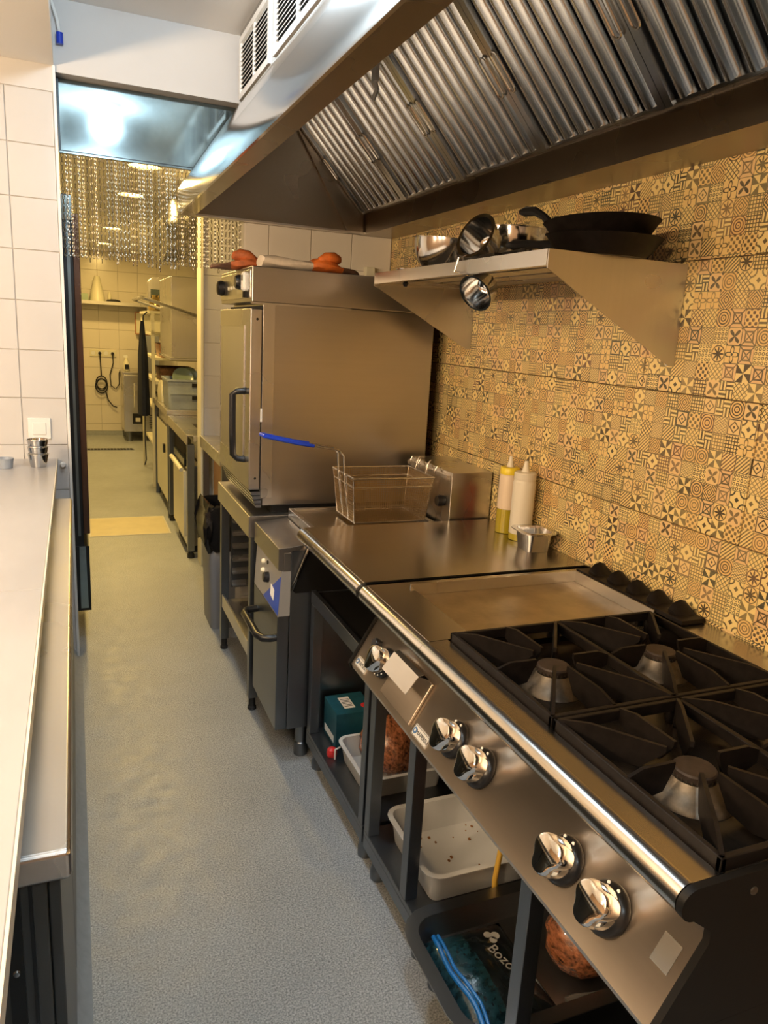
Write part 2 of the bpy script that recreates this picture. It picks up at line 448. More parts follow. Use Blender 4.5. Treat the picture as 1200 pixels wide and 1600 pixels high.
for z0, z1, ys in rows:
    y = ys - 3.0
    while y < YD:
        a, b = max(y, -1.3), min(y + 1.0, YD - 0.001)
        if b - a > 0.02:
            key = (round(b - a, 3), round(z1 - z0, 3))
            if key not in cache: cache[key] = slab_tile(b - a - 0.0025, z1 - z0 - 0.0025, 0.008)
            sub_inst('tile', cache[key], 'pattern', wr, (XW + 0.008, a, z0))
        y += 1.0

def tile_wall(parent, x0, x1, z0, z1, y, xs, zs, step=0.2, mat='tile', gap=0.003, t=0.006):
    """square tiles facing -Y; xs, zs: one seam position in each direction"""
    cuts = lambda a, b, s: [a] + [s + step * k for k in range(-90, 91) if a + 0.012 < s + step * k < b - 0.012] + [b]
    cx, cz = cuts(x0, x1, xs), cuts(z0, z1, zs); cc = {}
    for i in range(len(cx) - 1):
        for j in range(len(cz) - 1):
            wd, ht = cx[i + 1] - cx[i] - gap, cz[j + 1] - cz[j] - gap; k = (round(wd, 3), round(ht, 3))
            if k not in cc:
                c = 0.0015
                v = [(0, 0, 0), (wd, 0, 0), (wd, 0, ht), (0, 0, ht), (0, -t + c, 0), (wd, -t + c, 0), (wd, -t + c, ht), (0, -t + c, ht),
                     (c, -t, c), (wd - c, -t, c), (wd - c, -t, ht - c), (c, -t, ht - c)]
                f = [(0, 3, 2, 1), (8, 9, 10, 11)]
                for q in range(4):
                    r_ = (q + 1) % 4; f += [(q, r_, r_ + 4, q + 4), (q + 4, r_ + 4, r_ + 8, q + 8)]
                cc[k] = MB()._add(v, f).mesh('tile')
            sub_inst('tile', cc[k], mat, parent, (cx[i] + gap / 2, y, cz[j] + gap / 2))

# left stub of the doorway wall
wl = struct('wall_left', MB().box(-3.2, DX0 - 0.012, YD, YD + TH, 0, ZL), 'grout', 'white tiled wall beside the doorway')
tile_wall(wl, -0.95, DX0 - 0.012, 0.0, 2.405, YD, -0.212, 2.205)
part(wl, 'plaster_strip', MB().box(-0.95, DX0 - 0.012, YD - 0.005, YD, 2.407, ZL), 'paint')
struct('trim_1', MB().box(DX0 - 0.012, DX0, YD - 0.012, YD + TH, 0, ZL), 'white_p', 'white corner strip on the doorway edge', 0.002)
# right stub behind the oven
wb = struct('wall_back', MB().box(DX1, 2.0, YD, YD + TH, 0, ZC), 'grout', 'cream tiled wall behind the oven')
tile_wall(wb, DX1, XW - 0.002, 0.0, 2.44, YD, 0.836, 2.04, mat='tile_cream')
# lintel over the doorway
struct('wall_lintel', MB().box(-0.032, DX1, YD, YD + TH, 2.48, ZC), 'paint', 'white plastered beam over the doorway')
tp = thing('transom_panel', 'dull galvanised metal panel filling the top of the doorway', 'panel', (0.34, YD + 0.09, 2.2))
part(tp, 'sheet', MB().box(DX0 + 0.001, DX1 - 0.001, YD + 0.070, YD + 0.082, 2.205, 2.478), 'galv')
part(tp, 'edge_bead', MB().box(DX0 + 0.001, DX1 - 0.001, YD + 0.062, YD + 0.070, 2.203, 2.212).box(DX0 + 0.001, DX0 + 0.009, YD + 0.062, YD + 0.070, 2.212, 2.478), 'alu_black')
# the rest of the shell (partly out of the picture)
struct('wall_near', MB().box(-3.2, 2.0, -2.3, -2.2, 0, ZC), 'brown_wall')
struct('wall_serving', MB().box(-3.3, -3.2, -2.2, YD, 0, ZL), 'brown_wall')
struct('wall_far_left', MB().box(-0.62, -0.5, YD + TH, 11.0, 0, ZF), 'paint')
struct('wall_far_right', MB().box(1.62, 1.74, YD + TH, 11.0, 0, ZF), 'paint')
wf = struct('wall_far', MB().box(-0.5, 1.62, 10.8, 10.92, 0, ZF), 'grout', 'cream tiled end wall of the washing-up room')
tile_wall(wf, -0.5, 1.62, 0.06, ZF, 10.8, 0.32, 0.66, 0.25, 'tile_cream', 0.004)
struct('baseboard_far', MB().box(-0.5, 1.62, 10.775, 10.8, 0, 0.06), 'cove', 'grey skirting under the far tiles')
wp = struct('wall_pillar', MB().box(0.742, 1.62, 4.76, 4.90, 0, ZF), 'grout', 'tiled wall end between alcove and sink')
tile_wall(wp, 0.742, 1.62, 0.0, ZF, 4.76, 0.742, 0.04, 0.2)
struct('trim_2', MB().box(0.724, 0.742, 4.745, 4.90, 0, ZF), 'ivory', 'ivory corner strip on the tiled wall end', 0.002)
struct('baseboard_left', MB().prism([(-0.050, 0.0), (-0.015, 0.0), (-0.035, 0.012), (-0.050, 0.05)], 1, 0.2, YD - 0.001), 'cove', 'grey floor cove below the refrigerated counter')

# ------------------------------------------------------------------ lamps
def downlight(loc, r, label, mat, col, power, group, cat='lamp'):
    t = thing('ceiling_downlight', label, cat, loc, group)
    x, y, z = loc
    part(t, 'trim_ring', MB().lathe([(r + 0.018, 0), (r + 0.018, -0.006), (r + 0.002, -0.010), (r, -0.004), (r, 0)], loc, seg=28), 'white_p')
    part(t, 'diffuser', MB().lathe([(r - 0.001, -0.001), (r - 0.001, -0.004), (0, -0.0045)], loc, seg=28), mat)
    lamp_light('light', t, 'AREA', (0, 0, -0.014), power, col, r * 2)
    return t
def dome_lamp(loc, label):
    t = thing('ceiling_dome_lamp', label, 'lamp', loc, 'kitchen ceiling lamps')
    part(t, 'base_ring', MB().lathe([(0.085, 0), (0.085, -0.016), (0.075, -0.018), (0.075, 0)], loc, seg=28), 'white_p')
    part(t, 'dome', MB().lathe([(0.074, -0.0165), (0.070, -0.030), (0.052, -0.048), (0.025, -0.057), (0, -0.059)], loc, seg=28), 'lamp_cool')
    lamp_light('light', t, 'POINT', (0, 0, -0.115), P_COOL, COOL, 0.05)
for yy, lb in ((2.2, 'round cool ceiling lamp mirrored in the galvanised panel'), (0.55, 'round cool ceiling lamp above the burners'), (-1.0, 'round cool ceiling lamp behind the camera')):
    dome_lamp((0.22, yy, ZC - 0.001), lb)
for (yy, xx, lb) in ((4.68, 0.405, 'warm ceiling lamp nearest the doorway, largest of the row'), (5.76, 0.405, 'second warm ceiling lamp from the doorway'),
                     (7.94, 0.385, 'third warm ceiling lamp from the doorway'), (9.59, 0.37, 'farthest warm ceiling lamp, near the end wall')):
    downlight((xx, yy, ZF - 0.001), 0.085, lb, 'lamp_far', FARW, P_FAR, 'warm ceiling lamps in the washing-up room')
def added_pendant(loc, label):  # guessed unseen pendants, added for the low warm light on the right wall
    x, y, z = loc
    t = thing('added_pendant', label, 'lamp', loc, 'added globe pendants over the serving side')
    part(t, 'globe', MB().lathe([(0.03, 0.075)] + [(0.08 * math.sin(R(a)), 0.08 * math.cos(R(a))) for a in range(25, 180, 15)] + [(0, -0.08)], loc, seg=24), 'lamp_warm')
    part(t, 'socket', MB().lathe([(0.032, 0.0755), (0.032, 0.12), (0.012, 0.13), (0, 0.13)], loc, seg=16), 'black')
    part(t, 'cord', MB().cyl((x, y, z + 0.131), (x, y, ZL - 0.001), 0.004, seg=6), 'black')
    for sx in (-1, 1): lamp_light('light', t, 'POINT', (0.14 * sx, 0, 0), P_WARM * 0.5, WARM, 0.05)
for yy, lb in ((-0.6, 'added amber globe pendant over the serving side, behind the camera'), (0.5, 'added amber globe pendant over the serving side, level with the burners'), (1.55, 'added amber globe pendant over the serving side, nearest the tiled wall')):
    added_pendant((-1.50, yy, 1.93), lb)

# ------------------------------------------------------------------ extractor hood
HY0, HY1, HZ = -0.30, 3.48, 2.0
hood = thing('extractor_hood', 'large stainless extractor hood above the cooking line', 'extractor hood', (XW, 1.6, HZ))
part(hood, 'front_panel', MB().prism([(0.435, HZ), (0.443, HZ), (0.443, 2.098), (0.693, 2.455), (0.685, 2.462), (0.435, 2.102)], 1, HY0, HY1 - 0.012), 'steel_bright')
part(hood, 'front_gutter', MB().prism([(0.443, HZ), (0.50, HZ), (0.50, 2.03), (0.494, 2.03), (0.494, 2.006), (0.443, 2.006)], 1, HY0, HY1 - 0.012), 'steel_grease')
part(hood, 'inner_lining', MB().prism([(0.443, 2.05), (0.66, 2.36), (0.93, 2.432), (0.93, 2.440), (0.655, 2.369), (0.443, 2.066)], 1, HY0, HY1 - 0.012), 'steel_grease')
part(hood, 'end_panel', MB().prism([(0.435, HZ), (XW - 0.001, HZ), (XW - 0.001, 2.462), (0.685, 2.462), (0.435, 2.102)], 1, HY1 - 0.012, HY1), 'steel_grease')
part(hood, 'end_panel', MB().prism([(0.435, HZ), (XW - 0.001, HZ), (XW - 0.001, 2.462), (0.685, 2.462), (0.435, 2.102)], 1, HY0 - 0.012, HY0), 'steel_grease')
part(hood, 'end_flange', MB().box(0.50, 1.279, HY1 - 0.05, HY1 - 0.012, HZ, HZ + 0.008), 'steel')
part(hood, 'rear_trough', MB().prism([(1.279, HZ), (XW - 0.001, HZ), (XW - 0.001, HZ + 0.006), (1.285, HZ + 0.006), (1.285, 2.088), (1.275, 2.094), (1.263, 2.094), (1.263, 2.088), (1.277, 2.086)], 1, HY0, HY1 - 0.012), 'steel_grease')
part(hood, 'plenum_box', MB().box(0.693, XW - 0.001, HY0, HY1 - 0.001, 2.463, ZC - 0.001), 'steel_bright')
# corner post strip beside the first filter
FT, FB = Vector((0.955, 0, 2.432)), Vector((1.272, 0, 2.094))      # filter bank top / bottom edge
sl = (FB - FT); SL = sl.length; sd = sl.normalized()
nrm = Vector((-sd.z, 0, sd.x)); nrm = nrm if nrm.z < 0 else -nrm    # faces down towards the corridor
FM = Matrix.Identity(4)
yd = Vector((0, 1, 0)); zz = sd.cross(yd)
for i in range(3): FM[i][0] = sd[i]; FM[i][1] = yd[i]; FM[i][2] = zz[i]
sgn = 1.0 if zz.dot(nrm) > 0 else -1.0
off = hood.location
part(hood, 'corner_strip', MB().prism([(0.93, 2.432), (0.955, 2.432), (1.272, 2.094), (1.263, 2.0), (1.2, 2.0)], 1, HY1 - 0.030, HY1 - 0.013), 'steel_grease')
# filter parts in local axes: x down the slope, y along the wall, z*sgn towards the cook
FW = 0.492
def lbox(mb, x0, x1, y0, y1, z0, z1):
    a, b = sorted((z0 * sgn, z1 * sgn)); return mb.box(x0, x1, y0, y1, a, b)
fr = MB()
lbox(fr, 0, SL, 0.001, 0.022, -0.02, 0.016); lbox(fr, 0, SL, FW - 0.022, FW - 0.001, -0.02, 0.016)
lbox(fr, 0, 0.012, 0.022, FW - 0.022, -0.02, 0.010); lbox(fr, SL - 0.010, SL, 0.022, FW - 0.022, -0.02, 0.010)
lbox(fr, 0.012, SL - 0.010, 0.022, FW - 0.022, -0.02, -0.016)
me_fr = fr.mesh('filter_frame')
NB = 7; bp = (FW - 0.044) / NB
bf = []
for k in range(9):
    a = math.pi * k / 8; bf.append((-math.cos(a) * bp * 0.37, (math.sin(a) * 0.020 - 0.008) * sgn))
bf = [(y, z) for y, z in bf]
inner = [(y * 0.9, z - 0.002 * sgn) for y, z in reversed(bf)]
me_bf = MB().prism(bf + inner, 0, 0.010, SL - 0.008).mesh('baffle')
hd = []
for sy in (-1, 1):
    for k in range(13):
        a = math.pi * k / 12; hd.append((0.225 + sy * 0.045 + sy * math.sin(a) * 0.012, sy * 0 + math.cos(a) * 0.012 * sy, 0))
me_hd = MB().tube([(x, y, z) for x, y, z in hd], 0.0030, 6, closed=True).mesh('wire_handle')
fy = [3.445 - FW * (i + 1) for i in range(7)]
for i, y0 in enumerate(fy):
    o = link('baffle_filter', me_fr, 'baffle', hood)
    mm = FM.copy(); p = FT - Vector(off); mm[0][3], mm[1][3], mm[2][3] = p.x, y0 - off.y, p.z
    o.matrix_local = mm
    for k in range(NB):
        sub_inst('baffle', me_bf, 'baffle', o, (0, 0.022 + bp * (k + 0.5), 0))
    for yy in (0.030, FW - 0.030):
        h = sub_inst('wire_handle', me_hd, 'wire', o, (0, yy, 0.022 * sgn)); h['label'] = 'wire lifting loop'
# little release tag and the thin pipe along the top of the filters
part(hood, 'thin_pipe', MB().tube([(0.93, 2.47, 2.405), (0.935, 1.6, 2.405), (0.935, 0.2, 2.405)], 0.010, 10), 'steel')
part(hood, 'release_tag', MB().box(0.918, 0.932, 2.446, 2.478, 2.335, 2.395).tube([(0.926, 2.462, 2.335), (0.930, 2.455, 2.315), (0.924, 2.470, 2.285)], 0.008, 8), 'white_p', label='pale release tag')
# air grilles on the plenum
def grille(y0, y1, z0, z1):
    x = 0.693
    g = part(hood, 'air_grille', MB().box(x - 0.014, x, y0, y1, z0, z0 + 0.022).box(x - 0.014, x, y0, y1, z1 - 0.022, z1)
             .box(x - 0.014, x, y0, y0 + 0.022, z0 + 0.022, z1 - 0.022).box(x - 0.014, x, y1 - 0.022, y1, z0 + 0.022, z1 - 0.022)
             .box(x - 0.012, x, (y0 + y1) / 2 - 0.008, (y0 + y1) / 2 + 0.008, z0 + 0.022, z1 - 0.022), 'white_p', label='white louvred air grille')
    part(g, 'dark_backing', MB().box(x - 0.002, x - 0.0005, y0 + 0.02, y1 - 0.02, z0 + 0.02, z1 - 0.02), 'black_side')
    n = 11; ym = (y0 + y1) / 2; ln = (y1 - y0) / 2 - 0.032
    st = (z1 - z0 - 0.05) / n
    me = MB().prism([(-0.012, -0.007), (-0.011, -0.009), (-0.001, 0.004), (-0.002, 0.006)], 1, 0, ln).mesh('slat')
    for k in range(n):
        for ya in (y0 + 0.023, ym + 0.009):
            sub_inst('slat', me, 'white_p', g, Vector((x, ya, z0 + 0.026 + st * (k + 0.5))) - Vector(off))
grille(2.90, 3.42, 2.468, 2.70); grille(2.24, 2.83, 2.468, 2.70); grille(1.5, 2.1, 2.468, 2.70)

# ------------------------------------------------------------------ wall shelf
sh = thing('wall_shelf', 'steel wall shelf with slatted top and two deep triangular brackets', 'shelf', (XW, 2.08, 1.5))
SX0 = 1.020
for y in (1.528, 2.626):
    part(sh, 'bracket', MB().prism([(SX0 + 0.002, 1.765), (XW - 0.004, 1.765), (XW - 0.004, 1.513), (XW - 0.018, 1.513), (SX0 + 0.002, 1.722)], 1, y, y + 0.004), 'steel_v')
    part(sh, 'bracket_flange', MB().box(XW - 0.004, XW - 0.001, y, y + 0.03, 1.513, 1.765), 'steel_v')
part(sh, 'front_lip', MB().box(SX0, SX0 + 0.02, 1.533, 2.625, 1.728, 1.765), 'steel')
for k in range(4):
    x = SX0 + 0.045 + k * 0.095
    part(sh, 'shelf_bar', MB().prism([(x, 1.745), (x + 0.075, 1.745), (x + 0.075, 1.765), (x + 0.070, 1.765), (x + 0.070, 1.75), (x + 0.005, 1.75), (x + 0.005, 1.765), (x, 1.765)], 1, 1.533, 2.625), 'steel')
part(sh, 'end_bar', MB().box(SX0 + 0.021, XW - 0.005, 2.56, 2.62, 1.735, 1.7445), 'steel')
part(sh, 'bolt_knob', MB().lathe([(0.008, 0), (0.008, -0.012), (0.012, -0.014), (0.006, -0.026)], (1.09, 2.50, 1.745), seg=10), 'black')

def bowl(name, c, r, h, axis, label, t=0.0025, mat='steel_bright', cat='bowl', flat=0.4, lip=0.008):
    pr = []
    n = 10
    for k in range(n + 1):
        a = (math.pi / 2) * k / n
        pr.append((r * flat + r * (1 - flat) * math.sin(a), h * (1 - math.cos(a))))
    pr = [(0.0, 0.0)] + pr + [(r + lip, h), (r + lip, h + t)]
    pr += [(r - t, h + t)] + [(max(0.0, x - t), z + t) for x, z in reversed(pr[1:-3])] + [(0.0, t)]
    return single(name, MB().lathe(pr, c, axis, 36), mat, label, cat, c)
SZ = 1.7655
bowl('mixing_bowl', (1.19, 2.40, SZ + 0.001), 0.115, 0.105, (0.03, -0.05, 1), 'round steel mixing bowl on the shelf between lids and tilted bowls', flat=0.35)
bowl('steel_basin', (1.295, 2.145, SZ + 0.001), 0.120, 0.125, (0.0, -0.02, 1), 'taller steel basin at the back of the shelf behind the tilted bowl', flat=0.6)
bowl('tilted_bowl', (1.150, 2.02, SZ + 0.048), 0.060, 0.075, (-0.78, -0.25, 0.33), 'small steel bowl lying on its side on the shelf edge', flat=0.45)
# ladle hanging over the front lip: bowl below the shelf
lc = (1.095, 1.978, 1.690)
ld = thing('hanging_strainer_bowl', 'small steel bowl hanging below the shelf front edge', 'bowl', lc)
pr = [(0.0, 0.0)] + [(0.022 + 0.030 * math.sin(R(9 * k)), 0.06 * (1 - math.cos(R(9 * k)))) for k in range(11)] + [(0.056, 0.06), (0.056, 0.067), (0.050, 0.067)]
pr += [(0.022 + 0.027 * math.sin(R(9 * k)), 0.003 + 0.06 * (1 - math.cos(R(9 * k)))) for k in range(10, -1, -1)] + [(0, 0.003)]
ax = Vector((-0.74, -0.28, -0.50)).normalized()
b0 = Vector(lc) - ax * 0.05
part(ld, 'cup', MB().lathe(pr, b0, ax, 32), 'steel_bright')
part(ld, 'hook', MB().tube([(1.056, 1.965, 1.728), (1.0, 1.955, 1.735), (1.008, 1.952, 1.772), (1.032, 1.955, 1.782)], 0.003, 8), 'chrome')
# flat lids at the far end
for k, (x, y, rr, ti) in enumerate(((1.20, 2.575, 0.075, 0.0), (1.165, 2.565, 0.080, 0.03))):
    lid = [(0.0, 0.004), (rr * 0.5, 0.003), (rr - 0.006, 0.0), (rr, 0.0), (rr, 0.003), (rr * 0.5, 0.007), (0, 0.008)]
    single('flat_lid', MB().lathe(lid, (x, y, SZ + 0.001 + k * 0.0125), (ti, 0.0, 1), 32), 'steel_bright',
           ('lower flat steel lid at the oven end of the wall shelf', 'upper flat steel lid at the oven end of the wall shelf')[k], 'lid', (x, y, SZ + k * 0.0125), group='flat lids on the wall shelf')
# frying pans
def pan(name, c, r, h, ax, label, hand_dir, hl, rise):
    t = thing(name, label, 'frying pan', c, 'frying pans on the wall shelf')
    A = Vector(ax).normalized(); t_ = 0.004
    pr = [(0, 0), (r * 0.74, 0), (r * 0.84, h * 0.25), (r, h), (r + 0.004, h + 0.002), (r - 0.004, h + 0.004), (r * 0.82, h * 0.25 + t_), (r * 0.73, t_), (0, t_)]
    part(t, 'pan_body', MB().lathe(pr, c, A, 40), 'iron')
    hd_ = Vector(hand_dir).normalized(); p0 = Vector(c) + A * h * 0.75 + hd_ * (r - 0.002)
    pts = [p0 + hd_ * hl * s + Vector((0, 0, rise * math.sin(min(1, s * 1.4) * math.pi / 2))) for s in (0, 0.15, 0.35, 0.6, 0.85, 1.0)]
    part(t, 'handle', MB().tube(pts, [0.013, 0.012, 0.010, 0.012, 0.013, 0.007], 8), 'black')
    part(t, 'rivet', MB().cyl(p0 - hd_ * 0.012 + A * 0.0, p0 - hd_ * 0.004, 0.007, seg=10), 'black')
pan('frying_pan', (1.225, 1.60, SZ + 0.002), 0.140, 0.045, (0.0, -0.03, 1), 'lower black frying pan resting on the near end of the shelf', (-0.4, 0.9, 0), 0.15, 0.006)
pan('frying_pan', (1.220, 1.605, SZ + 0.036), 0.138, 0.045, (-0.02, 0.05, 1), 'upper black frying pan stacked with its handle raised', (-0.30, 0.95, 0), 0.13, 0.060)
sp_ = thing('spatula', 'flat dark spatula lying on the shelf front edge beside the pans', 'spatula', (1.06, 1.86, SZ))
part(sp_, 'blade', MB().prism([(1.035, 1.80), (1.085, 1.79), (1.10, 1.90), (1.075, 1.955), (1.05, 1.91)], 2, SZ + 0.004, SZ + 0.012), 'iron')
part(sp_, 'handle', MB().tube([(1.06, 1.795, SZ + 0.008), (1.07, 1.74, SZ + 0.010), (1.045, 1.68, SZ + 0.008)], 0.007, 8), 'black')

# ------------------------------------------------------------------ cooking line: profile of the inclined front
RX, RZ, RR = 0.702, 0.872, 0.024        # nosing rail
PT, PB = Vector((0.742, 0, 0.802)), Vector((0.668, 0, 0.676))   # control panel top / bottom
pd = (PB - PT).normalized(); pn = Vector((pd.z, 0, -pd.x)); pn = pn if pn.x < 0 else -pn
TOPZ = 0.897
def onpanel(y, s, out=0.0):      # s: 0 top .. 1 bottom
    q = PT + (PB - PT) * s + pn * out; return Vector((q.x, y, q.z))
def nosing(root, y0, y1, mat='rail'):
    part(root, 'nosing_rail', MB().cyl((RX, y0, RZ), (RX, y1, RZ), RR, seg=24), mat)
def front_panel(root, y0, y1):
    a, b = PT, PB
    poly = [(a.x, a.z), (b.x, b.z), (b.x + 0.004, b.z - 0.012), (b.x + 0.03, b.z - 0.012), (b.x + 0.03, b.z - 0.009), (b.x + 0.008, b.z - 0.009), (a.x + 0.012, a.z - 0.004), (a.x + 0.010, 0.862), (a.x - 0.012, 0.862), (a.x - 0.002, 0.822)]
    return part(root, 'control_panel', MB().prism(poly, 1, y0, y1), 'steel_hot')
def side_plate(root, y0, y1, mat='black_side'):
    c = [(RX + RR * 1.02 * math.cos(R(a)), RZ + RR * 1.02 * math.sin(R(a))) for a in range(90, 271, 20)]
    poly = [(XW - 0.006, TOPZ), (RX, TOPZ)] + c[1:] + [(PT.x - 0.006, PT.z + 0.02), (PT.x - 0.006, PT.z), (PB.x - 0.006, PB.z), (PB.x, PB.z - 0.014), (XW - 0.006, PB.z - 0.014)]
    return part(root, 'side_plate', MB().prism(poly, 1, y0, y1), mat)
def knob(root, y, s=0.5, r=0.040, turn=0.0, ticks=False):
    c = onpanel(y, s, 0.0)
    kb = part(root, 'knob', MB().lathe([(0, 0.001), (r, 0.001), (r, 0.007), (r * 0.93, 0.012), (r * 0.80, 0.016), (r * 0.78, 0.020), (0, 0.020)], c, pn, 32), 'black', label='black knob with chrome grip')
    prof = [(r * 0.80, 0.016), (r * 0.82, 0.022), (r * 0.78, 0.031), (r * 0.62, 0.036), (0, 0.037)]
    part(kb, 'chrome_skirt', MB().lathe(prof, c, pn, 32), 'chrome')
    # waisted chrome grip bar
    e1 = (Vector((0, 1, 0)) * math.cos(turn) + pd * math.sin(turn)); e2 = pn.cross(e1).normalized()
    rgs = []
    for h, sc_ in ((0.018, 0.97), (0.030, 1.0), (0.042, 0.97), (0.047, 0.90), (0.0485, 0.78)):
        ring = []
        for k in range(36):
            a = 2 * math.pi * k / 36
            q = r * sc_ * (0.80 + 0.11 * math.cos(3 * a) - 0.02 * math.cos(6 * a))
            ring.append(c + pn * h + e1 * (q * math.cos(a)) + e2 * (q * math.sin(a)))
        rgs.append(ring)
    part(kb, 'chrome_grip', MB().rings(rgs), 'chrome')
    mk = MB()
    if ticks:
        for k in range(11):
            a = -2.2 + 0.44 * k; d_ = Vector((0, 1, 0)) * math.sin(a) + pd * math.cos(a)
            q = c + d_ * r * 0.90 + pn * 0.0135; mk.lathe([(0.0022, -0.001), (0.0022, 0.0008), (0, 0.0008)], q, pn, 8)
    else:
        for a in (0.25, -0.35):
            d_ = -pd * math.cos(a) - Vector((0, 1, 0)) * math.sin(a)
            q = c + d_ * r * 0.89 + pn * 0.0138; mk.lathe([(0.003, -0.001), (0.003, 0.0008), (0, 0.0008)], q, pn, 10)
    o = part(kb, 'scale_mark', mk, 'white_p'); o['kind'] = 'stuff'
def name_plate(root, y):
    c = onpanel(y, 0.86, 0.002); e1 = Vector((0, -1, 0))
    hl, hw = 0.035, 0.0125
    q = lambda a, b, o: c + e1 * a + pd * b + pn * o
    pl = part(root, 'name_plate', MB().rings([[q(-hl, -hw, -0.002), q(hl, -hw, -0.002), q(hl, hw, -0.002), q(-hl, hw, -0.002)], [q(-hl, -hw, 0.001), q(hl, -hw, 0.001), q(hl, hw, 0.001), q(-hl, hw, 0.001)]]), 'plate_w', label='pale metal name plate')
    off_ = rootof(root).location
    tx = text_mesh('MAPERSU', 0.0135, 0.0003); o = link('lettering', tx, 'ink', pl); o.matrix_local = basis(q(0.008, 0, 0.0014) - Vector(off_), e1, -pd)
    em = part(pl, 'emblem', MB().lathe([(0.0075, 0.001), (0.0075, 0.0018), (0, 0.0018)], q(-0.0255, 0, 0), pn, 20), 'emblem')
    part(pl, 'emblem_star', MB().lathe([(0.0035, 0.0018), (0.0035, 0.0024), (0, 0.0024)], q(-0.0255, 0, 0), pn, 5), 'plate_w')
    part(pl, 'border', MB().tube([q(-hl + .0015, -hw + .0015, .001), q(hl - .0015, -hw + .0015, .001), q(hl - .0015, hw - .0015, .001), q(-hl + .0015, hw - .0015, .001)], 0.0006, 6, True), 'ink')

def stand(root, y0, y1, posts, shelf_z=0.125, legs=None, hz=0.655, x0=0.735, rear=True):
    """open base: upright posts, top beam, slatless shelf tray and round feet"""
    for y in posts:
        part(root, 'post', MB().box(x0, x0 + 0.035, y, y + 0.035, shelf_z + 0.012, hz), 'steel_dark', 0.002)
    if rear:
        for y in posts:
            part(root, 'post', MB().box(XW - 0.05, XW - 0.015, y, y + 0.035, shelf_z + 0.012, hz), 'steel_dark')
    part(root, 'shelf_tray', MB().box(x0, XW - 0.015, y0 + 0.004, y1 - 0.004, shelf_z - 0.004, shelf_z + 0.0115).box(x0, x0 + 0.012, y0 + 0.004, y1 - 0.004, shelf_z - 0.045, shelf_z - 0.004), 'steel_dark', 0.002)
    part(root, 'back_sheet', MB().box(XW - 0.012, XW - 0.008, y0 + 0.004, y1 - 0.004, shelf_z, hz), 'steel_grease')
    for y in (legs or (y0 + 0.05, y1 - 0.05)):
        for x in (x0 + 0.035, XW - 0.06):
            part(root, 'foot', MB().lathe([(0.024, 0.0), (0.024, 0.03), (0.021, 0.034), (0.021, shelf_z - 0.045), (0, shelf_z - 0.0445)], (x, y, 0.0005), seg=18), 'steel_dark')

# ---- four-burner range
Y0, Y1, Y2, Y3 = 0.572, 1.362, 1.756, 2.350
rg = thing('gas_range', 'four-burner gas range with black cast-iron grates in the foreground', 'stove', (1.07, (Y0 + Y1) / 2, 0))
GX0, GX1 = 0.748, 1.318
part(rg, 'front_deck', MB().prism([(RX, RZ + 0.015), (RX, TOPZ - 0.001), (GX0, TOPZ), (GX0, 0.858), (GX0 - 0.003, 0.858), (GX0 - 0.003, TOPZ - 0.004), (RX + 0.004, TOPZ - 0.006)], 1, Y0 + 0.012, Y1 - 0.001), 'steel_top')
part(rg, 'rear_deck', MB().box(GX1, XW - 0.002, Y0 + 0.012, Y1 - 0.001, 0.858, TOPZ), 'steel_top')
part(rg, 'burner_well', MB().box(GX0, GX1, Y0 + 0.013, Y1 - 0.001, 0.846, 0.858), 'enamel')
nosing(rg, Y0 + 0.013, Y1 - 0.0005); front_panel(rg, Y0 + 0.012, Y1 - 0.0005)
side_plate(rg, Y0, Y0 + 0.011)
part(rg, 'side_screw', MB().lathe([(0.006, 0), (0.006, 0.002), (0, 0.003)], (0.80, Y0, 0.868), (0, -1, 0), 12), 'burner')
part(rg, 'side_skirt', MB().box(0.76, XW - 0.03, Y0, Y0 + 0.011, 0.14, PB.z - 0.0145), 'black_side')
gy = [(Y0 + 0.016, 0.964), (0.968, Y1 - 0.004)]
BZ = 0.858
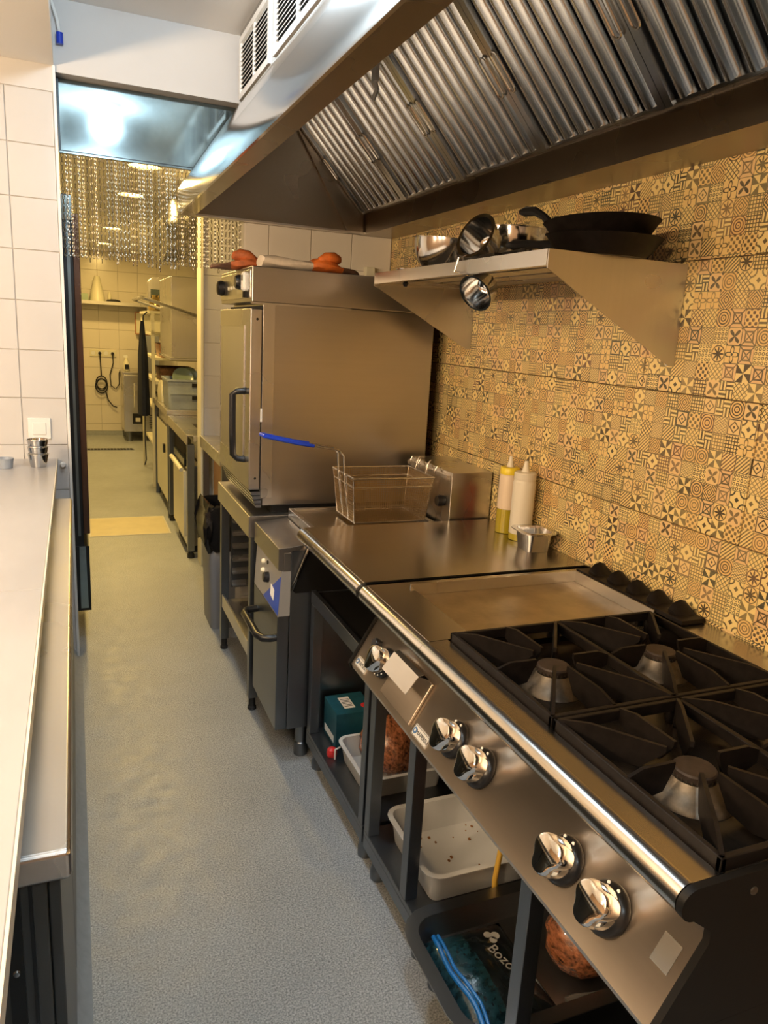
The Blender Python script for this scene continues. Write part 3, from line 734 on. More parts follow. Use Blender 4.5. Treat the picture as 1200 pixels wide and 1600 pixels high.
for j, (a, b) in enumerate(gy):
    xm = (GX0 + GX1) / 2; ym = (a + b) / 2
    g = MB()
    zt, zb = 0.921, 0.893
    x0, x1 = GX0 + 0.004, GX1 - 0.004
    for (p, q_, r_, s_) in ((x0, x0 + 0.010, a, b), (x1 - 0.010, x1, a, b), (x0, x1, a, a + 0.010), (x0, x1, b - 0.010, b), (xm - 0.006, xm + 0.006, a, b)):
        g.box(p, q_, r_, s_, zb, zt - 0.006)
    for (fx, fy_) in ((x0 + 0.008, a + 0.008), (x1 - 0.008, a + 0.008), (x0 + 0.008, b - 0.008), (x1 - 0.008, b - 0.008), (xm, a + 0.008), (xm, b - 0.008)):
        g.cyl((fx, fy_, BZ + 0.001), (fx, fy_, zb), 0.008, seg=8)
    gr = part(rg, 'grate', g, 'iron', 0.002, label=('nearest cast-iron grate', 'cast-iron grate beside the griddle')[j])
    for (ca, cb_) in ((x0, xm), (xm, x1)):
        cx, cy = (ca + cb_) / 2, ym
        ends = [(ca + 0.006, a + 0.006), (cx, a + 0.006), (cb_ - 0.006, a + 0.006), (cb_ - 0.006, cy), (cb_ - 0.006, b - 0.006), (cx, b - 0.006), (ca + 0.006, b - 0.006), (ca + 0.006, cy)]
        for (ex, ey) in ends:
            e = Vector((ex, ey, 0)); d = (Vector((cx, cy, 0)) - e); L = d.length - 0.046; d.normalize(); n = Vector((-d.y, d.x, 0)) * 0.0032
            P = lambda s, z, k: (e.x + d.x * s + n.x * k, e.y + d.y * s + n.y * k, z)
            prof = [(0, zb), (0, zt - 0.004), (L * 0.30, zt + 0.006), (L, zt + 0.006), (L, zt - 0.004), (L * 0.8, zb - 0.014), (L * 0.45, zb - 0.020)]
            part(gr, 'finger', MB()._add([P(s, z, -1) for s, z in prof] + [P(s, z, 1) for s, z in prof],
                 [tuple(range(7)), tuple(range(13, 6, -1))] + [(i, i + 7, (i + 1) % 7 + 7, (i + 1) % 7) for i in range(7)]), 'iron')
        bb = part(rg, 'burner', MB().lathe([(0.068, 0.0005), (0.064, 0.008), (0.050, 0.018), (0.040, 0.030), (0.036, 0.036), (0, 0.036)], (cx, cy, BZ), seg=28), 'burner')
        part(bb, 'burner_cap', MB().lathe([(0.030, 0.036), (0.034, 0.038), (0.0345, 0.048), (0.032, 0.051), (0, 0.0515)], (cx, cy, BZ), seg=32), 'cap')
        tth = MB()
        for k in range(26):
            t = 2 * math.pi * k / 26; tth.box(cx + 0.0335 * math.cos(t) - 0.0015, cx + 0.0335 * math.cos(t) + 0.0015, cy + 0.0335 * math.sin(t) - 0.0015, cy + 0.0335 * math.sin(t) + 0.0015, BZ + 0.037, BZ + 0.042)
        o = part(bb, 'port_ring', tth, 'burner'); o['kind'] = 'stuff'
for y in (1.215, 1.105, 0.832, 0.722): knob(rg, y, 0.50, turn=1.55)
name_plate(rg, 1.318)
part(rg, 'panel_sticker', MB().rings([[onpanel(y, s, 0.0004) for y, s in ((0.600, 0.22), (0.632, 0.22), (0.632, 0.52), (0.600, 0.52))], [onpanel(y, s, 0.0012) for y, s in ((0.600, 0.22), (0.632, 0.22), (0.632, 0.52), (0.600, 0.52))]]), 'clear', label='clear sticker residue')
stand(rg, Y0 + 0.012, Y1, (0.60, 0.945))
# ---- griddle
gd = thing('griddle', 'flat steel griddle with a recessed plate between range and worktop', 'griddle', (1.07, (Y1 + Y2) / 2, 0))
PX0, PX1, PY0, PY1 = 0.815, 1.345, Y1 + 0.012, 1.705
part(gd, 'top_deck', MB().prism([(RX, RZ + 0.015), (RX, TOPZ), (PX0, TOPZ), (PX0, 0.872), (PX0 - 0.003, 0.872), (PX0 - 0.003, TOPZ - 0.004), (RX + 0.004, TOPZ - 0.005)], 1, Y1 + 0.0005, Y2 - 0.0005)
     .box(PX1, XW - 0.002, Y1 + 0.0005, Y2 - 0.0005, 0.872, TOPZ).box(PX0, PX1, PY1, Y2 - 0.0005, 0.872, TOPZ).box(PX0, PX1, Y1 + 0.0005, PY0, 0.872, TOPZ), 'steel_top')
part(gd, 'griddle_plate', MB().box(PX0, PX1, PY0, PY1, 0.866, 0.8735), 'griddle')
part(gd, 'splash_rim', MB().box(PX0 - 0.004, PX1 + 0.004, PY1 - 0.004, PY1 + 0.001, 0.874, 0.906).box(PX1 - 0.001, PX1 + 0.004, PY0, PY1 - 0.004, 0.874, 0.906), 'steel')
fl = part(gd, 'flue_grille', MB().box(1.352, 1.428, 1.285, 1.712, TOPZ + 0.001, TOPZ + 0.013), 'iron', 0.002, label='black cast flue grille')
for k in range(5):
    y = 1.325 + k * 0.080; rgs = []
    for (dx, hh) in ((-0.030, 0.010), (-0.018, 0.028), (0.0, 0.034), (0.018, 0.028), (0.030, 0.010)):
        rgs.append([(1.397 + dx, y - 0.012, TOPZ + 0.011), (1.397 + dx, y + 0.022, TOPZ + 0.011), (1.397 + dx, y + 0.026, TOPZ + 0.011 + hh * 0.8), (1.397 + dx, y + 0.020, TOPZ + 0.011 + hh), (1.397 + dx, y + 0.004, TOPZ + 0.011 + hh * 0.7)])
    part(fl, 'flue_fin', MB().rings(rgs), 'iron')
nosing(gd, Y1 + 0.0005, Y2 - 0.012); front_panel(gd, Y1 + 0.0005, Y2 - 0.012)
side_plate(gd, Y2 - 0.0115, Y2 - 0.0005)
knob(gd, 1.595, 0.50, turn=1.5, ticks=True)
part(gd, 'ignition_button', MB().lathe([(0.014, 0.0005), (0.014, 0.016), (0.011, 0.020), (0, 0.020)], onpanel(1.668, 0.36), pn, 20), 'black')
name_plate(gd, 1.690)
dr = MB(); ya, yb = 1.372, 1.545
rgs = []
for o_ in (0.0005, 0.007): rgs.append([onpanel(y, s, o_) for y, s in ((ya, 0.16), (yb, 0.16), (yb, 0.90), (ya, 0.90))])
gdw = part(gd, 'grease_drawer', dr.rings(rgs), 'steel_hot', 0.002)
hp = []
for (s, o_) in ((0.14, 0.009), (0.10, 0.030), (0.16, 0.040), (0.50, 0.046)):
    q = onpanel(0, s, o_); hp.append(q)
hb = [q + pn * 0.002 for q in hp]
pv = [(q.x, q.z) for q in hp] + [(q.x, q.z) for q in reversed(hb)]
part(gdw, 'folded_handle', MB().prism(pv, 1, ya + 0.012, yb - 0.02), 'steel')
stand(gd, Y1, Y2, (1.452, Y2 - 0.042))
# ---- plain worktop unit
nt_ = thing('worktop_unit', 'plain steel worktop unit on an open base beside the fryer', 'counter', (1.07, (Y2 + Y3) / 2, 0))
part(nt_, 'top_plate', MB().prism([(RX, RZ + 0.015), (RX, TOPZ + 0.001), (XW - 0.002, TOPZ + 0.001), (XW - 0.002, 0.862), (0.76, 0.862), (0.752, 0.84), (0.742, 0.84), (0.742, RZ + 0.01)], 1, Y2 + 0.0105, Y3 - 0.004), 'steel_top')
part(nt_, 'joint_strip', MB().box(RX + 0.004, XW - 0.003, Y2 + 0.0005, Y2 + 0.010, 0.872, TOPZ - 0.004), 'black_side')
nosing(nt_, Y2 + 0.010, Y3 - 0.004)
part(nt_, 'nosing_collar', MB().cyl((RX, Y2 + 0.0003, RZ), (RX, Y2 + 0.0098, RZ), RR - 0.002, seg=24), 'black')
c_ = [(PT.x - 0.006, PT.z + 0.06), (PB.x - 0.002, PB.z), (PB.x + 0.01, PB.z - 0.012), (XW - 0.006, PB.z - 0.012), (XW - 0.006, 0.8615), (PT.x + 0.012, 0.8615)]
part(nt_, 'side_plate', MB().prism(c_, 1, Y3 - 0.004, Y3 - 0.001), 'black_side')
part(nt_, 'side_edge', MB().tube([(PT.x - 0.008, Y3 - 0.006, PT.z + 0.055), (PB.x - 0.004, Y3 - 0.006, PB.z)], 0.005, 8), 'chrome')
part(nt_, 'cross_beam', MB().box(0.735, 0.752, Y2 + 0.012, Y3 - 0.006, 0.625, 0.672), 'steel_dark', 0.002)
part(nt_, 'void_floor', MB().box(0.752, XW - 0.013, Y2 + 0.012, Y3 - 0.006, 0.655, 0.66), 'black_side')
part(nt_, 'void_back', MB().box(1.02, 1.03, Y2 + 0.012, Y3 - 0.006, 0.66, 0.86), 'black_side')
stand(nt_, Y2 + 0.006, Y3, (Y2 + 0.012, Y3 - 0.045), hz=0.624)
part(nt_, 'side_sheet', MB().box(0.772, XW - 0.052, Y3 - 0.012, Y3 - 0.006, 0.138, 0.624), 'steel_dark')
# gas hose behind the base
single('gas_hose', MB().tube([(1.02, 1.382, 0.60), (1.0, 1.382, 0.45), (0.965, 1.382, 0.30), (0.955, 1.382, 0.20), (0.96, 1.382, 0.1375 + 0.008)], 0.0075, 10), 'hose', 'yellow corrugated gas hose hanging behind the white tray', 'hose', (0.96, 1.382, 0.138))

# ------------------------------------------------------------------ things stored below
def tray(name, x0, x1, y0, y1, z0, h, label, mat, rim=0.014, r=0.03, taper=0.02, t=0.003, cat='tray', rot=0.0):
    c = ((x0 + x1) / 2, (y0 + y1) / 2, z0)
    o = tray_mesh(x0, x1, y0, y1, z0, h, rim, r, taper, t)
    ob = single(name, o, mat, label, cat, c); ob.rotation_euler = (0, 0, rot); return ob
def tray_mesh(x0, x1, y0, y1, z0, h, rim, r, taper, t):
    mb = MB(); g = lambda e, z: rrect(x0 - e, x1 + e, y0 - e, y1 + e, max(0.004, r + e), z)
    return mb.rings([g(-taper, z0), g(0, z0 + h), g(rim, z0 + h), g(rim, z0 + h + 0.003), g(-t, z0 + h + 0.003), g(-taper - t, z0 + t)])
Zs = 0.1375
tray('bread_tray', 0.785, 1.06, 1.87, 2.13, Zs, 0.072, 'small white plastic tray holding a bagged loaf under the worktop', 'tray', 0.010, 0.03, 0.012)
def loaf(name, c, rx, ry, rz, label, seed, rot):
    rnd = random.Random(seed); mb = MB(); n, mm_ = 20, 12; rgs = []
    for i in range(1, mm_):
        ph = math.pi * i / mm_; ring = []
        for k in range(n):
            th = 2 * math.pi * k / n; w_ = 1 + rnd.uniform(-0.05, 0.05)
            x = rx * math.sin(ph) * math.cos(th) * w_; y = ry * math.sin(ph) * math.sin(th) * w_; z = -rz * math.cos(ph) * (1 + rnd.uniform(-0.03, 0.03))
            ring.append((c[0] + x, c[1] + y, c[2] + rz + z))
        rgs.append(ring)
    o = single(name, mb.rings(rgs), 'bread', label, 'bread', c); o.rotation_euler = (0, 0, rot); return o
loaf('bagged_loaf', (0.915, 2.0, Zs + 0.0045), 0.10, 0.112, 0.095, 'brown loaf in clear film standing in the small white tray', 3, 0.2)
bx = thing('food_carton', 'dark teal cardboard carton at the back left of the worktop shelf', 'box', (0.86, 2.245, Zs))
part(bx, 'carton', MB().box(0.79, 0.93, 2.178, 2.318, Zs, Zs + 0.135), 'teal_box', 0.002)
part(bx, 'label', MB().box(0.83, 0.87, 2.21, 2.29, Zs + 0.1352, Zs + 0.136), 'paper')
for k in range(6): part(bx, 'bar', MB().box(0.834, 0.866, 2.222 + k * 0.010, 2.225 + k * 0.010, Zs + 0.136, Zs + 0.1364), 'barcode')
part(bx, 'side_label', MB().box(0.7893, 0.79, 2.20, 2.30, Zs + 0.015, Zs + 0.04), 'paper')
part(bx, 'round_seal', MB().lathe([(0.018, 0), (0.018, 0.001), (0, 0.001)], (0.91, 2.215, Zs + 0.1352), seg=20), 'red_p')
single('red_stopper', MB().lathe([(0.017, 0), (0.019, 0.010), (0.016, 0.024), (0.008, 0.030), (0, 0.031)], (0.768, 2.15, Zs), seg=16), 'red_p', 'small red plastic cap beside the teal carton', 'cap', (0.768, 2.15, Zs))
single('tray_clip', MB().tube([(0.768, 2.118, Zs + 0.004), (0.768, 2.118, Zs + 0.04), (0.79, 2.128, Zs + 0.04)], 0.003, 6), 'white_p', 'thin white wire clip in front of the small tray', 'clip', (0.768, 2.118, Zs))
big = thing('food_tray', 'large white food tray with crumbs on the griddle base shelf', 'tray', (0.95, 1.56, Zs))
part(big, 'tray_body', tray_mesh(0.786, 1.16, 1.412, 1.70, Zs, 0.085, 0.012, 0.035, 0.014, 0.003), 'tray')
rnd = random.Random(5); cr_ = MB()
for k in range(40):
    x, y = rnd.uniform(0.81, 1.13), rnd.uniform(1.43, 1.67); s = rnd.uniform(0.001, 0.0035)
    cr_.box(x - s, x + s, y - s, y + s * 1.6, Zs + 0.0032, Zs + 0.004 + s)
o = part(big, 'crumbs', cr_, 'crumb'); o['kind'] = 'stuff'
# steel tray with blue zip bag pushed out under the range
tz = Zs
st = tray('steel_tray', 0.725 - 0.035, 1.22, 1.015, 1.333, tz, 0.055, 'stainless tray sticking out below the range with a zip bag inside', 'steel_tray', 0.030, 0.06, 0.016)
bag = thing('zip_bag', 'dark zip bag with a blue strip lying in the stainless tray', 'bag', (0.93, 1.14, tz))
rnd = random.Random(11); rgs = []; nx, ny = 22, 16; vs = []; fs = []
X0b, X1b, Y0b, Y1b = 0.718, 0.925, 1.046, 1.304
for side in (0, 1):
    for i in range(nx + 1):
        for j in range(ny + 1):
            u_, v_ = i / nx, j / ny
            bul = (math.sin(math.pi * u_) * math.sin(math.pi * v_)) ** 0.5
            z = tz + 0.006 + (0.036 * bul + rnd.uniform(0, 0.007) * bul if side else 0)
            vs.append((X0b + (X1b - X0b) * u_, Y0b + (Y1b - Y0b) * v_, z))
N_ = (nx + 1) * (ny + 1)
for side in (0, 1):
    for i in range(nx):
        for j in range(ny):
            a = side * N_ + i * (ny + 1) + j; q4 = (a, a + 1, a + ny + 2, a + ny + 1); fs.append(q4 if not side else q4[::-1])
part(bag, 'bag_film', MB()._add(vs, fs), 'bag_dark')
vs2 = [(x, y, z + 0.0012) for (x, y, z) in vs[N_:]]; fs2 = []
for i in range(0, 9):
    for j in range(ny): a = i * (ny + 1) + j; fs2.append((a, a + ny + 1, a + ny + 2, a + 1))
part(bag, 'contents', MB()._add(vs2, fs2), 'bag_teal', label='teal wrinkled contents')
for k, xx in enumerate((0.738, 0.750)):
    pts = []
    for j in range(ny + 1):
        i = int((xx - X0b) / (X1b - X0b) * nx + 0.5); zt_ = vs[N_ + i * (ny + 1) + j][2]
        pts.append((xx + 0.006 * math.sin(j * 0.5), Y0b + (Y1b - Y0b) * j / ny, max(zt_, tz + 0.016) + 0.004))
    part(bag, 'zip_strip', MB().tube(pts, 0.0042 if k else 0.006, 8), 'zip_blue', label='blue zip strip')
tx = text_mesh('Bozo', 0.036, 0.0005); o = link('lettering', tx, 'print_grey', bag); o.matrix_local = basis(Vector((0.850, 1.172, tz + 0.0505)) - Vector(bag.location), (0.25, -1, 0), (1, 0.25, 0)); o['label'] = 'pale grey printed lettering'
for (x, y, rr) in ((0.868, 1.232, 0.011), (0.852, 1.240, 0.009), (0.858, 1.222, 0.009)):
    part(bag, 'cloud_print', MB().lathe([(rr, 0), (rr, 0.001), (0, 0.001)], (x, y, tz + 0.0495), seg=18), 'print_grey')
lf = loaf('bagged_loaf', (1.045, 1.13, Zs + 0.0045), 0.095, 0.085, 0.075, 'bagged brown loaf in the stainless tray behind the near post', 9, 0.0)
single('clear_bag', MB().tube([(0.945, 1.050, Zs + 0.016), (0.965, 1.045, Zs + 0.02), (1.0, 1.042, Zs + 0.016), (1.03, 1.040, Zs + 0.018)], [0.010, 0.012, 0.010, 0.006], 8), 'clear', 'crumpled clear film beside the loaf in the stainless tray', 'bag', (0.98, 1.045, Zs))

# ------------------------------------------------------------------ things on the worktop
def bottle(name, c, r, h, label, mat, cap, fill):
    t = thing(name, label, 'bottle', c, 'squeeze bottles on the worktop')
    part(t, 'oil', MB().lathe([(0, 0.001), (r, 0.001), (r, fill), (0, fill)], c, seg=24), 'oil', label='green-gold oil')
    part(t, 'bottle_body', MB().lathe([(r, fill + 0.0005), (r, h * 0.80), (r * 0.93, h * 0.84), (r * 0.90, h * 0.845), (0, h * 0.845)], c, seg=24), mat)
    cpp = part(t, 'cap', MB().lathe([(r * 0.98, h * 0.846), (r * 0.98, h * 0.93), (r * 0.9, h * 0.945), (0, h * 0.95)], c, seg=24), cap)
    part(t, 'spout', MB().lathe([(r * 0.42, h * 0.95), (r * 0.30, h * 0.99), (r * 0.16, h * 1.10), (0, h * 1.10)], c, seg=14), 'bottle')
bottle('squeeze_bottle', (1.385, 2.172, TOPZ + 0.0015), 0.034, 0.245, 'oil bottle with yellow cap near the wall', 'bottle_pink', 'yellow_cap', 0.085)
bottle('squeeze_bottle', (1.385, 2.075, TOPZ + 0.0015), 0.038, 0.245, 'taller white-capped squeeze bottle almost empty, beside the small pan', 'bottle', 'bottle', 0.022)
single('red_tin', MB().box(1.412, 1.434, 2.222, 2.245, TOPZ + 0.0015, TOPZ + 0.105), 'red_p', 'narrow red pack standing behind the squeeze bottles', 'pack', (1.415, 2.25, TOPZ + 0.0015), 0.002)
gp = tray('small_steel_pan', 1.315, 1.408, 1.905, 2.010, TOPZ + 0.0015, 0.062, 'small rectangular steel pan on the worktop by the tiles', 'steel_bright', 0.016, 0.022, 0.010, 0.002, 'pan', 0.0)
gp.rotation_euler = (0, 0, -0.10)

# ------------------------------------------------------------------ fryer
FY0, FY1 = 2.362, 2.735
fy_ = thing('deep_fryer', 'freestanding steel deep fryer between worktop and oven stand', 'fryer', (1.0, 2.55, 0))
part(fy_, 'body', MB().box(0.665, 1.43, FY0, FY1, 0.135, 0.815), 'steel_dark', 0.002)
part(fy_, 'door', MB().box(0.622, 0.6645, FY0 + 0.004, FY1, 0.135, 0.575), 'steel_dark', 0.003)
part(fy_, 'top_cap', MB().prism([(0.620, 0.822), (0.748, 0.836), (0.748, 0.816), (0.640, 0.805), (0.640, 0.74), (0.620, 0.745)], 1, FY0, FY1).box(0.640, 0.6645, FY0, FY1, 0.74, 0.806), 'steel_x', 0.002)
cpan = part(fy_, 'control_panel', MB().prism([(0.6645, 0.74), (0.632, 0.74), (0.6225, 0.576), (0.6645, 0.576)], 1, FY0, FY1), 'film_grey')
fpt = lambda y, s, o_: (0.632 - 0.0095 * s - o_, y, 0.738 - 0.160 * s)
tri = [(FY0 + 0.001, 0.10), (FY0 + 0.001, 0.99), (FY0 + 0.22, 0.99)]
part(cpan, 'blue_film', MB().rings([[fpt(y, s, 0.0003) for y, s in tri], [fpt(y, s, 0.0010) for y, s in tri]]), 'film_blue', label='blue label film')
part(cpan, 'white_sticker', MB().rings([[fpt(y, s, 0.0012) for y, s in ((FY0 + 0.07, 0.55), (FY0 + 0.12, 0.50), (FY0 + 0.12, 0.75), (FY0 + 0.07, 0.80))], [fpt(y, s, 0.0018) for y, s in ((FY0 + 0.07, 0.55), (FY0 + 0.12, 0.50), (FY0 + 0.12, 0.75), (FY0 + 0.07, 0.80))]]), 'paper')
part(cpan, 'dial', MB().lathe([(0.020, 0), (0.019, 0.016), (0.015, 0.020), (0, 0.020)], fpt(FY0 + 0.17, 0.45, 0), (-1, 0, 0.06), 20), 'black')
part(cpan, 'lamp_lens', MB().lathe([(0.010, 0), (0.010, 0.006), (0.006, 0.012), (0, 0.012)], fpt(FY0 + 0.24, 0.20, 0), (-1, 0, 0.06), 14), 'ivory')
part(cpan, 'lamp_lens', MB().lathe([(0.010, 0), (0.010, 0.006), (0.006, 0.012), (0, 0.012)], fpt(FY0 + 0.24, 0.42, 0), (-1, 0, 0.06), 14), 'ivory')
part(cpan, 'small_button', MB().lathe([(0.007, 0), (0.007, 0.004), (0, 0.004)], fpt(FY0 + 0.19, 0.14, 0), (-1, 0, 0.06), 12), 'black')
part(fy_, 'drain_handle', MB().tube([(0.6645, FY0 + 0.02, 0.492), (0.60, FY0 + 0.02, 0.490), (0.578, FY0 + 0.03, 0.489), (0.565, FY0 + 0.06, 0.489), (0.565, FY0 + 0.28, 0.489), (0.578, FY0 + 0.31, 0.489), (0.622, FY0 + 0.32, 0.489)], 0.014, 10), 'black', label='black U-shaped handle')
part(fy_, 'tank_rim', MB().box(0.752, 0.772, FY0, FY1, 0.816, 0.872).box(1.225, 1.245, FY0, FY1, 0.816, 0.872).box(0.772, 1.225, FY0, FY0 + 0.02, 0.816, 0.872).box(0.772, 1.225, FY1 - 0.02, FY1, 0.816, 0.872), 'steel', 0.003)
part(fy_, 'tank_lid', MB().box(0.7725, 1.2245, FY0 + 0.0205, FY1 - 0.0205, 0.855, 0.862), 'steel_top')
part(fy_, 'element_head', MB().box(1.262, 1.432, FY0, FY1, 0.816, 1.074), 'steel_v', 0.003)
part(fy_, 'hook_bar', MB().box(1.246, 1.261, FY0 + 0.01, FY1 - 0.01, 1.045, 1.062), 'steel')
for k in range(4):
    y = FY0 + 0.07 + k * 0.075
    part(fy_, 'hook', MB().tube([(1.256, y, 1.062), (1.250, y, 1.080), (1.235, y, 1.085), (1.227, y, 1.07), (1.229, y, 1.055)], 0.003, 6), 'chrome')
part(fy_, 'stopper_knob', MB().lathe([(0.020, 0), (0.022, 0.02), (0.018, 0.03), (0, 0.031)], (1.2615, FY0 + 0.05, 0.96), (-1, 0, 0), 16), 'black')
for x in (0.735, 1.37):
    for y in (FY0 + 0.05, FY1 - 0.05):
        part(fy_, 'foot', MB().lathe([(0.026, 0), (0.026, 0.05), (0.022, 0.055), (0.022, 0.135), (0, 0.135)], (x, y, 0.0003), seg=16), 'steel_dark')
# chips left in the basket, and the basket
bk = thing('fryer_basket', 'wire frying basket with a long blue handle hanging on the fryer', 'basket', (1.05, 2.55, 0.874))
BX0, BX1, BY0, BY1, Bz0, Bz1 = 0.905, 1.222, 2.43, 2.665, 0.877, 1.045
ms = MB(); r_w = 0.0013
def seg_(a, b): ms.cyl(a, b, r_w, seg=4, caps=False)
tp_ = 0.018
lerp = lambda a, b, t: a + (b - a) * t
def bp_(u_, v_, s):  # s 0 bottom..1 top
    i = tp_ * (1 - s); return (lerp(BX0 + i, BX1 - i, u_), lerp(BY0 + i, BY1 - i, v_), lerp(Bz0, Bz1, s))
NX, NY, NZ = 36, 26, 18
for i in range(NX + 1):
    u_ = i / NX
    for v_ in (0, 1): seg_(bp_(u_, v_, 0), bp_(u_, v_, 1))
    seg_(bp_(u_, 0, 0), bp_(u_, 1, 0))
for j in range(NY + 1):
    v_ = j / NY
    for u_ in (0, 1): seg_(bp_(u_, v_, 0), bp_(u_, v_, 1))
    seg_(bp_(0, v_, 0), bp_(1, v_, 0))
for k in range(1, NZ):
    s = k / NZ
    seg_(bp_(0, 0, s), bp_(1, 0, s)); seg_(bp_(0, 1, s), bp_(1, 1, s)); seg_(bp_(0, 0, s), bp_(0, 1, s)); seg_(bp_(1, 0, s), bp_(1, 1, s))
o = part(bk, 'wire_mesh', ms, 'wire_brown'); o['kind'] = 'stuff'
for s, rr in ((1.0, 0.0042), (0.80, 0.003), (0.0, 0.0032)):
    part(bk, 'frame_hoop', MB().tube([bp_(0, 0, s), bp_(1, 0, s), bp_(1, 1, s), bp_(0, 1, s)], rr, 8, True), 'wire')
for (u_, v_) in ((0, 0.02), (1, 0.02), (0, 0.98), (1, 0.98), (0, 0.35), (0, 0.65)):
    part(bk, 'frame_rod', MB().tube([bp_(u_, v_, 0), bp_(u_, v_, 1)], 0.003, 6), 'wire')
for v_ in (0.36, 0.64):
    y = lerp(BY0, BY1, v_)
    part(bk, 'handle_rod', MB().tube([(BX0 + 0.012, y, 0.92), (BX0 - 0.006, y, 1.03), (BX0 - 0.012, y, 1.115), (BX0 - 0.03, y, 1.135), (0.80, y, 1.148), (0.775, y, 1.1515)], 0.0035, 8), 'wire')
    part(bk, 'blue_grip', MB().tube([(0.780, y, 1.151), (0.72, y, 1.16), (0.60, y, 1.185)], 0.0062, 10), 'blue_grip', label='blue coated grip')
part(bk, 'grip_end', MB().tube([(0.6015, lerp(BY0, BY1, 0.36), 1.185), (0.594, lerp(BY0, BY1, 0.5), 1.187), (0.6015, lerp(BY0, BY1, 0.64), 1.185)], 0.0062, 10), 'blue_grip')
for v_ in (0.3, 0.7):
    y = lerp(BY0, BY1, v_)
    part(bk, 'rear_hook', MB().tube([(BX1, y, Bz1), (BX1 + 0.002, y, 1.056), (BX1 + 0.012, y, 1.092), (BX1 + 0.020, y, 1.098)], 0.003, 6), 'wire')

# ------------------------------------------------------------------ oven and stand
OY0, OY1 = 2.80, 3.42
sd_ = thing('oven_stand', 'open steel oven stand with tray runners and a lower shelf', 'stand', (1.0, 3.1, 0))
part(sd_, 'top_frame', MB().box(0.605, 1.37, OY0 - 0.03, OY1 + 0.03, 0.748, 0.836), 'steel', 0.003)
for x in (0.615, 1.32):
    for y in (OY0 - 0.025, OY1 - 0.012):
        part(sd_, 'leg', MB().box(x, x + 0.038, y, y + 0.038, 0.055, 0.7475), 'steel_dark', 0.003)
        part(sd_, 'foot', MB().lathe([(0.018, 0), (0.018, 0.012), (0.014, 0.016), (0.014, 0.054), (0, 0.0545)], (x + 0.019, y + 0.019, 0.0003), seg=14), 'rubber')
part(sd_, 'lower_shelf', MB().box(0.63, 1.33, OY0 + 0.014, OY1 - 0.013, 0.250, 0.262).box(0.618, 0.630, OY0 + 0.014, OY1 - 0.013, 0.225, 0.29), 'steel', 0.002)
for k in range(6):
    z = 0.345 + k * 0.062
    part(sd_, 'tray_runner', MB().prism([(OY1 - 0.040, z), (OY1 - 0.075, z), (OY1 - 0.075, z + 0.004), (OY1 - 0.044, z + 0.004), (OY1 - 0.044, z + 0.022), (OY1 - 0.040, z + 0.022)], 0, 0.66, 1.31), 'steel')
    part(sd_, 'tray_runner', MB().prism([(OY0 + 0.040, z), (OY0 + 0.075, z), (OY0 + 0.075, z + 0.004), (OY0 + 0.044, z + 0.004), (OY0 + 0.044, z + 0.022), (OY0 + 0.040, z + 0.022)], 0, 0.66, 1.31), 'steel')
for y in (OY1 - 0.039, OY0 + 0.016):
    part(sd_, 'side_panel', MB().box(0.66, 1.31, y, y + 0.022, 0.33, 0.7475), 'steel_dark')
ov = thing('combi_oven', 'tall stainless combination oven with a side-hinged glass door', 'oven', (1.0, 3.1, 0.837))
part(ov, 'body', MB().box(0.664, 1.362, OY0 + 0.006, OY1, 0.868, 1.640), 'steel_x', 0.003)
part(ov, 'front_frame', MB().box(0.655, 0.700, OY0, OY0 + 0.0055, 0.900, 1.640), 'steel_v', 0.001)
part(ov, 'base_plinth', MB().box(0.70, 1.35, OY0 + 0.01, OY1, 0.8365, 0.8675), 'black_side')
part(ov, 'top_housing', MB().box(0.612, 1.362, OY0 + 0.002, OY1, 1.641, 1.768), 'steel_x', 0.004)
part(ov, 'seam_trim', MB().box(0.608, 1.0, OY0 - 0.001, OY0 + 0.004, 1.634, 1.641), 'steel')
dr_ = part(ov, 'door', MB().box(0.607, 0.650, OY0 - 0.004, OY1, 0.935, 1.618), 'steel_v', 0.004)
part(dr_, 'door_glass', MB().box(0.6045, 0.6068, OY0 + 0.10, OY1 - 0.03, 1.035, 1.55), 'glass_dark')
part(dr_, 'glass_border', MB().box(0.6030, 0.6068, OY0 + 0.094, OY0 + 0.0995, 1.03, 1.555).box(0.6030, 0.6068, OY1 - 0.0295, OY1 - 0.024, 1.03, 1.555).box(0.6030, 0.6068, OY0 + 0.0995, OY1 - 0.0295, 1.55, 1.555).box(0.6030, 0.6068, OY0 + 0.0995, OY1 - 0.0295, 1.03, 1.0348), 'steel')
part(dr_, 'door_handle', MB().tube([(0.607, OY0 + 0.075, 1.31), (0.575, OY0 + 0.078, 1.308), (0.560, OY0 + 0.085, 1.295), (0.560, OY0 + 0.085, 1.16), (0.563, OY0 + 0.085, 1.06), (0.580, OY0 + 0.08, 1.045), (0.607, OY0 + 0.075, 1.042)], 0.013, 10), 'black', label='black bow handle')
part(dr_, 'hinge_pin', MB().cyl((0.653, OY0 + 0.003, 1.20), (0.653, OY0 + 0.003, 1.25), 0.006, seg=8), 'white_p')
part(dr_, 'screw', MB().lathe([(0.005, 0), (0.004, 0.002), (0, 0.002)], (0.632, OY0 - 0.004, 1.58), (0, -1, 0), 10), 'black')
part(dr_, 'screw', MB().lathe([(0.005, 0), (0.004, 0.002), (0, 0.002)], (0.632, OY0 - 0.004, 0.98), (0, -1, 0), 10), 'black')
for k in range(4):
    part(ov, 'drip_louvre', MB().prism([(0.616 + k * 0.006, 0.925 - k * 0.017), (0.66, 0.925 - k * 0.017), (0.66, 0.912 - k * 0.017), (0.622 + k * 0.006, 0.912 - k * 0.017)], 1, OY0 + 0.004, OY1), 'steel_dark')
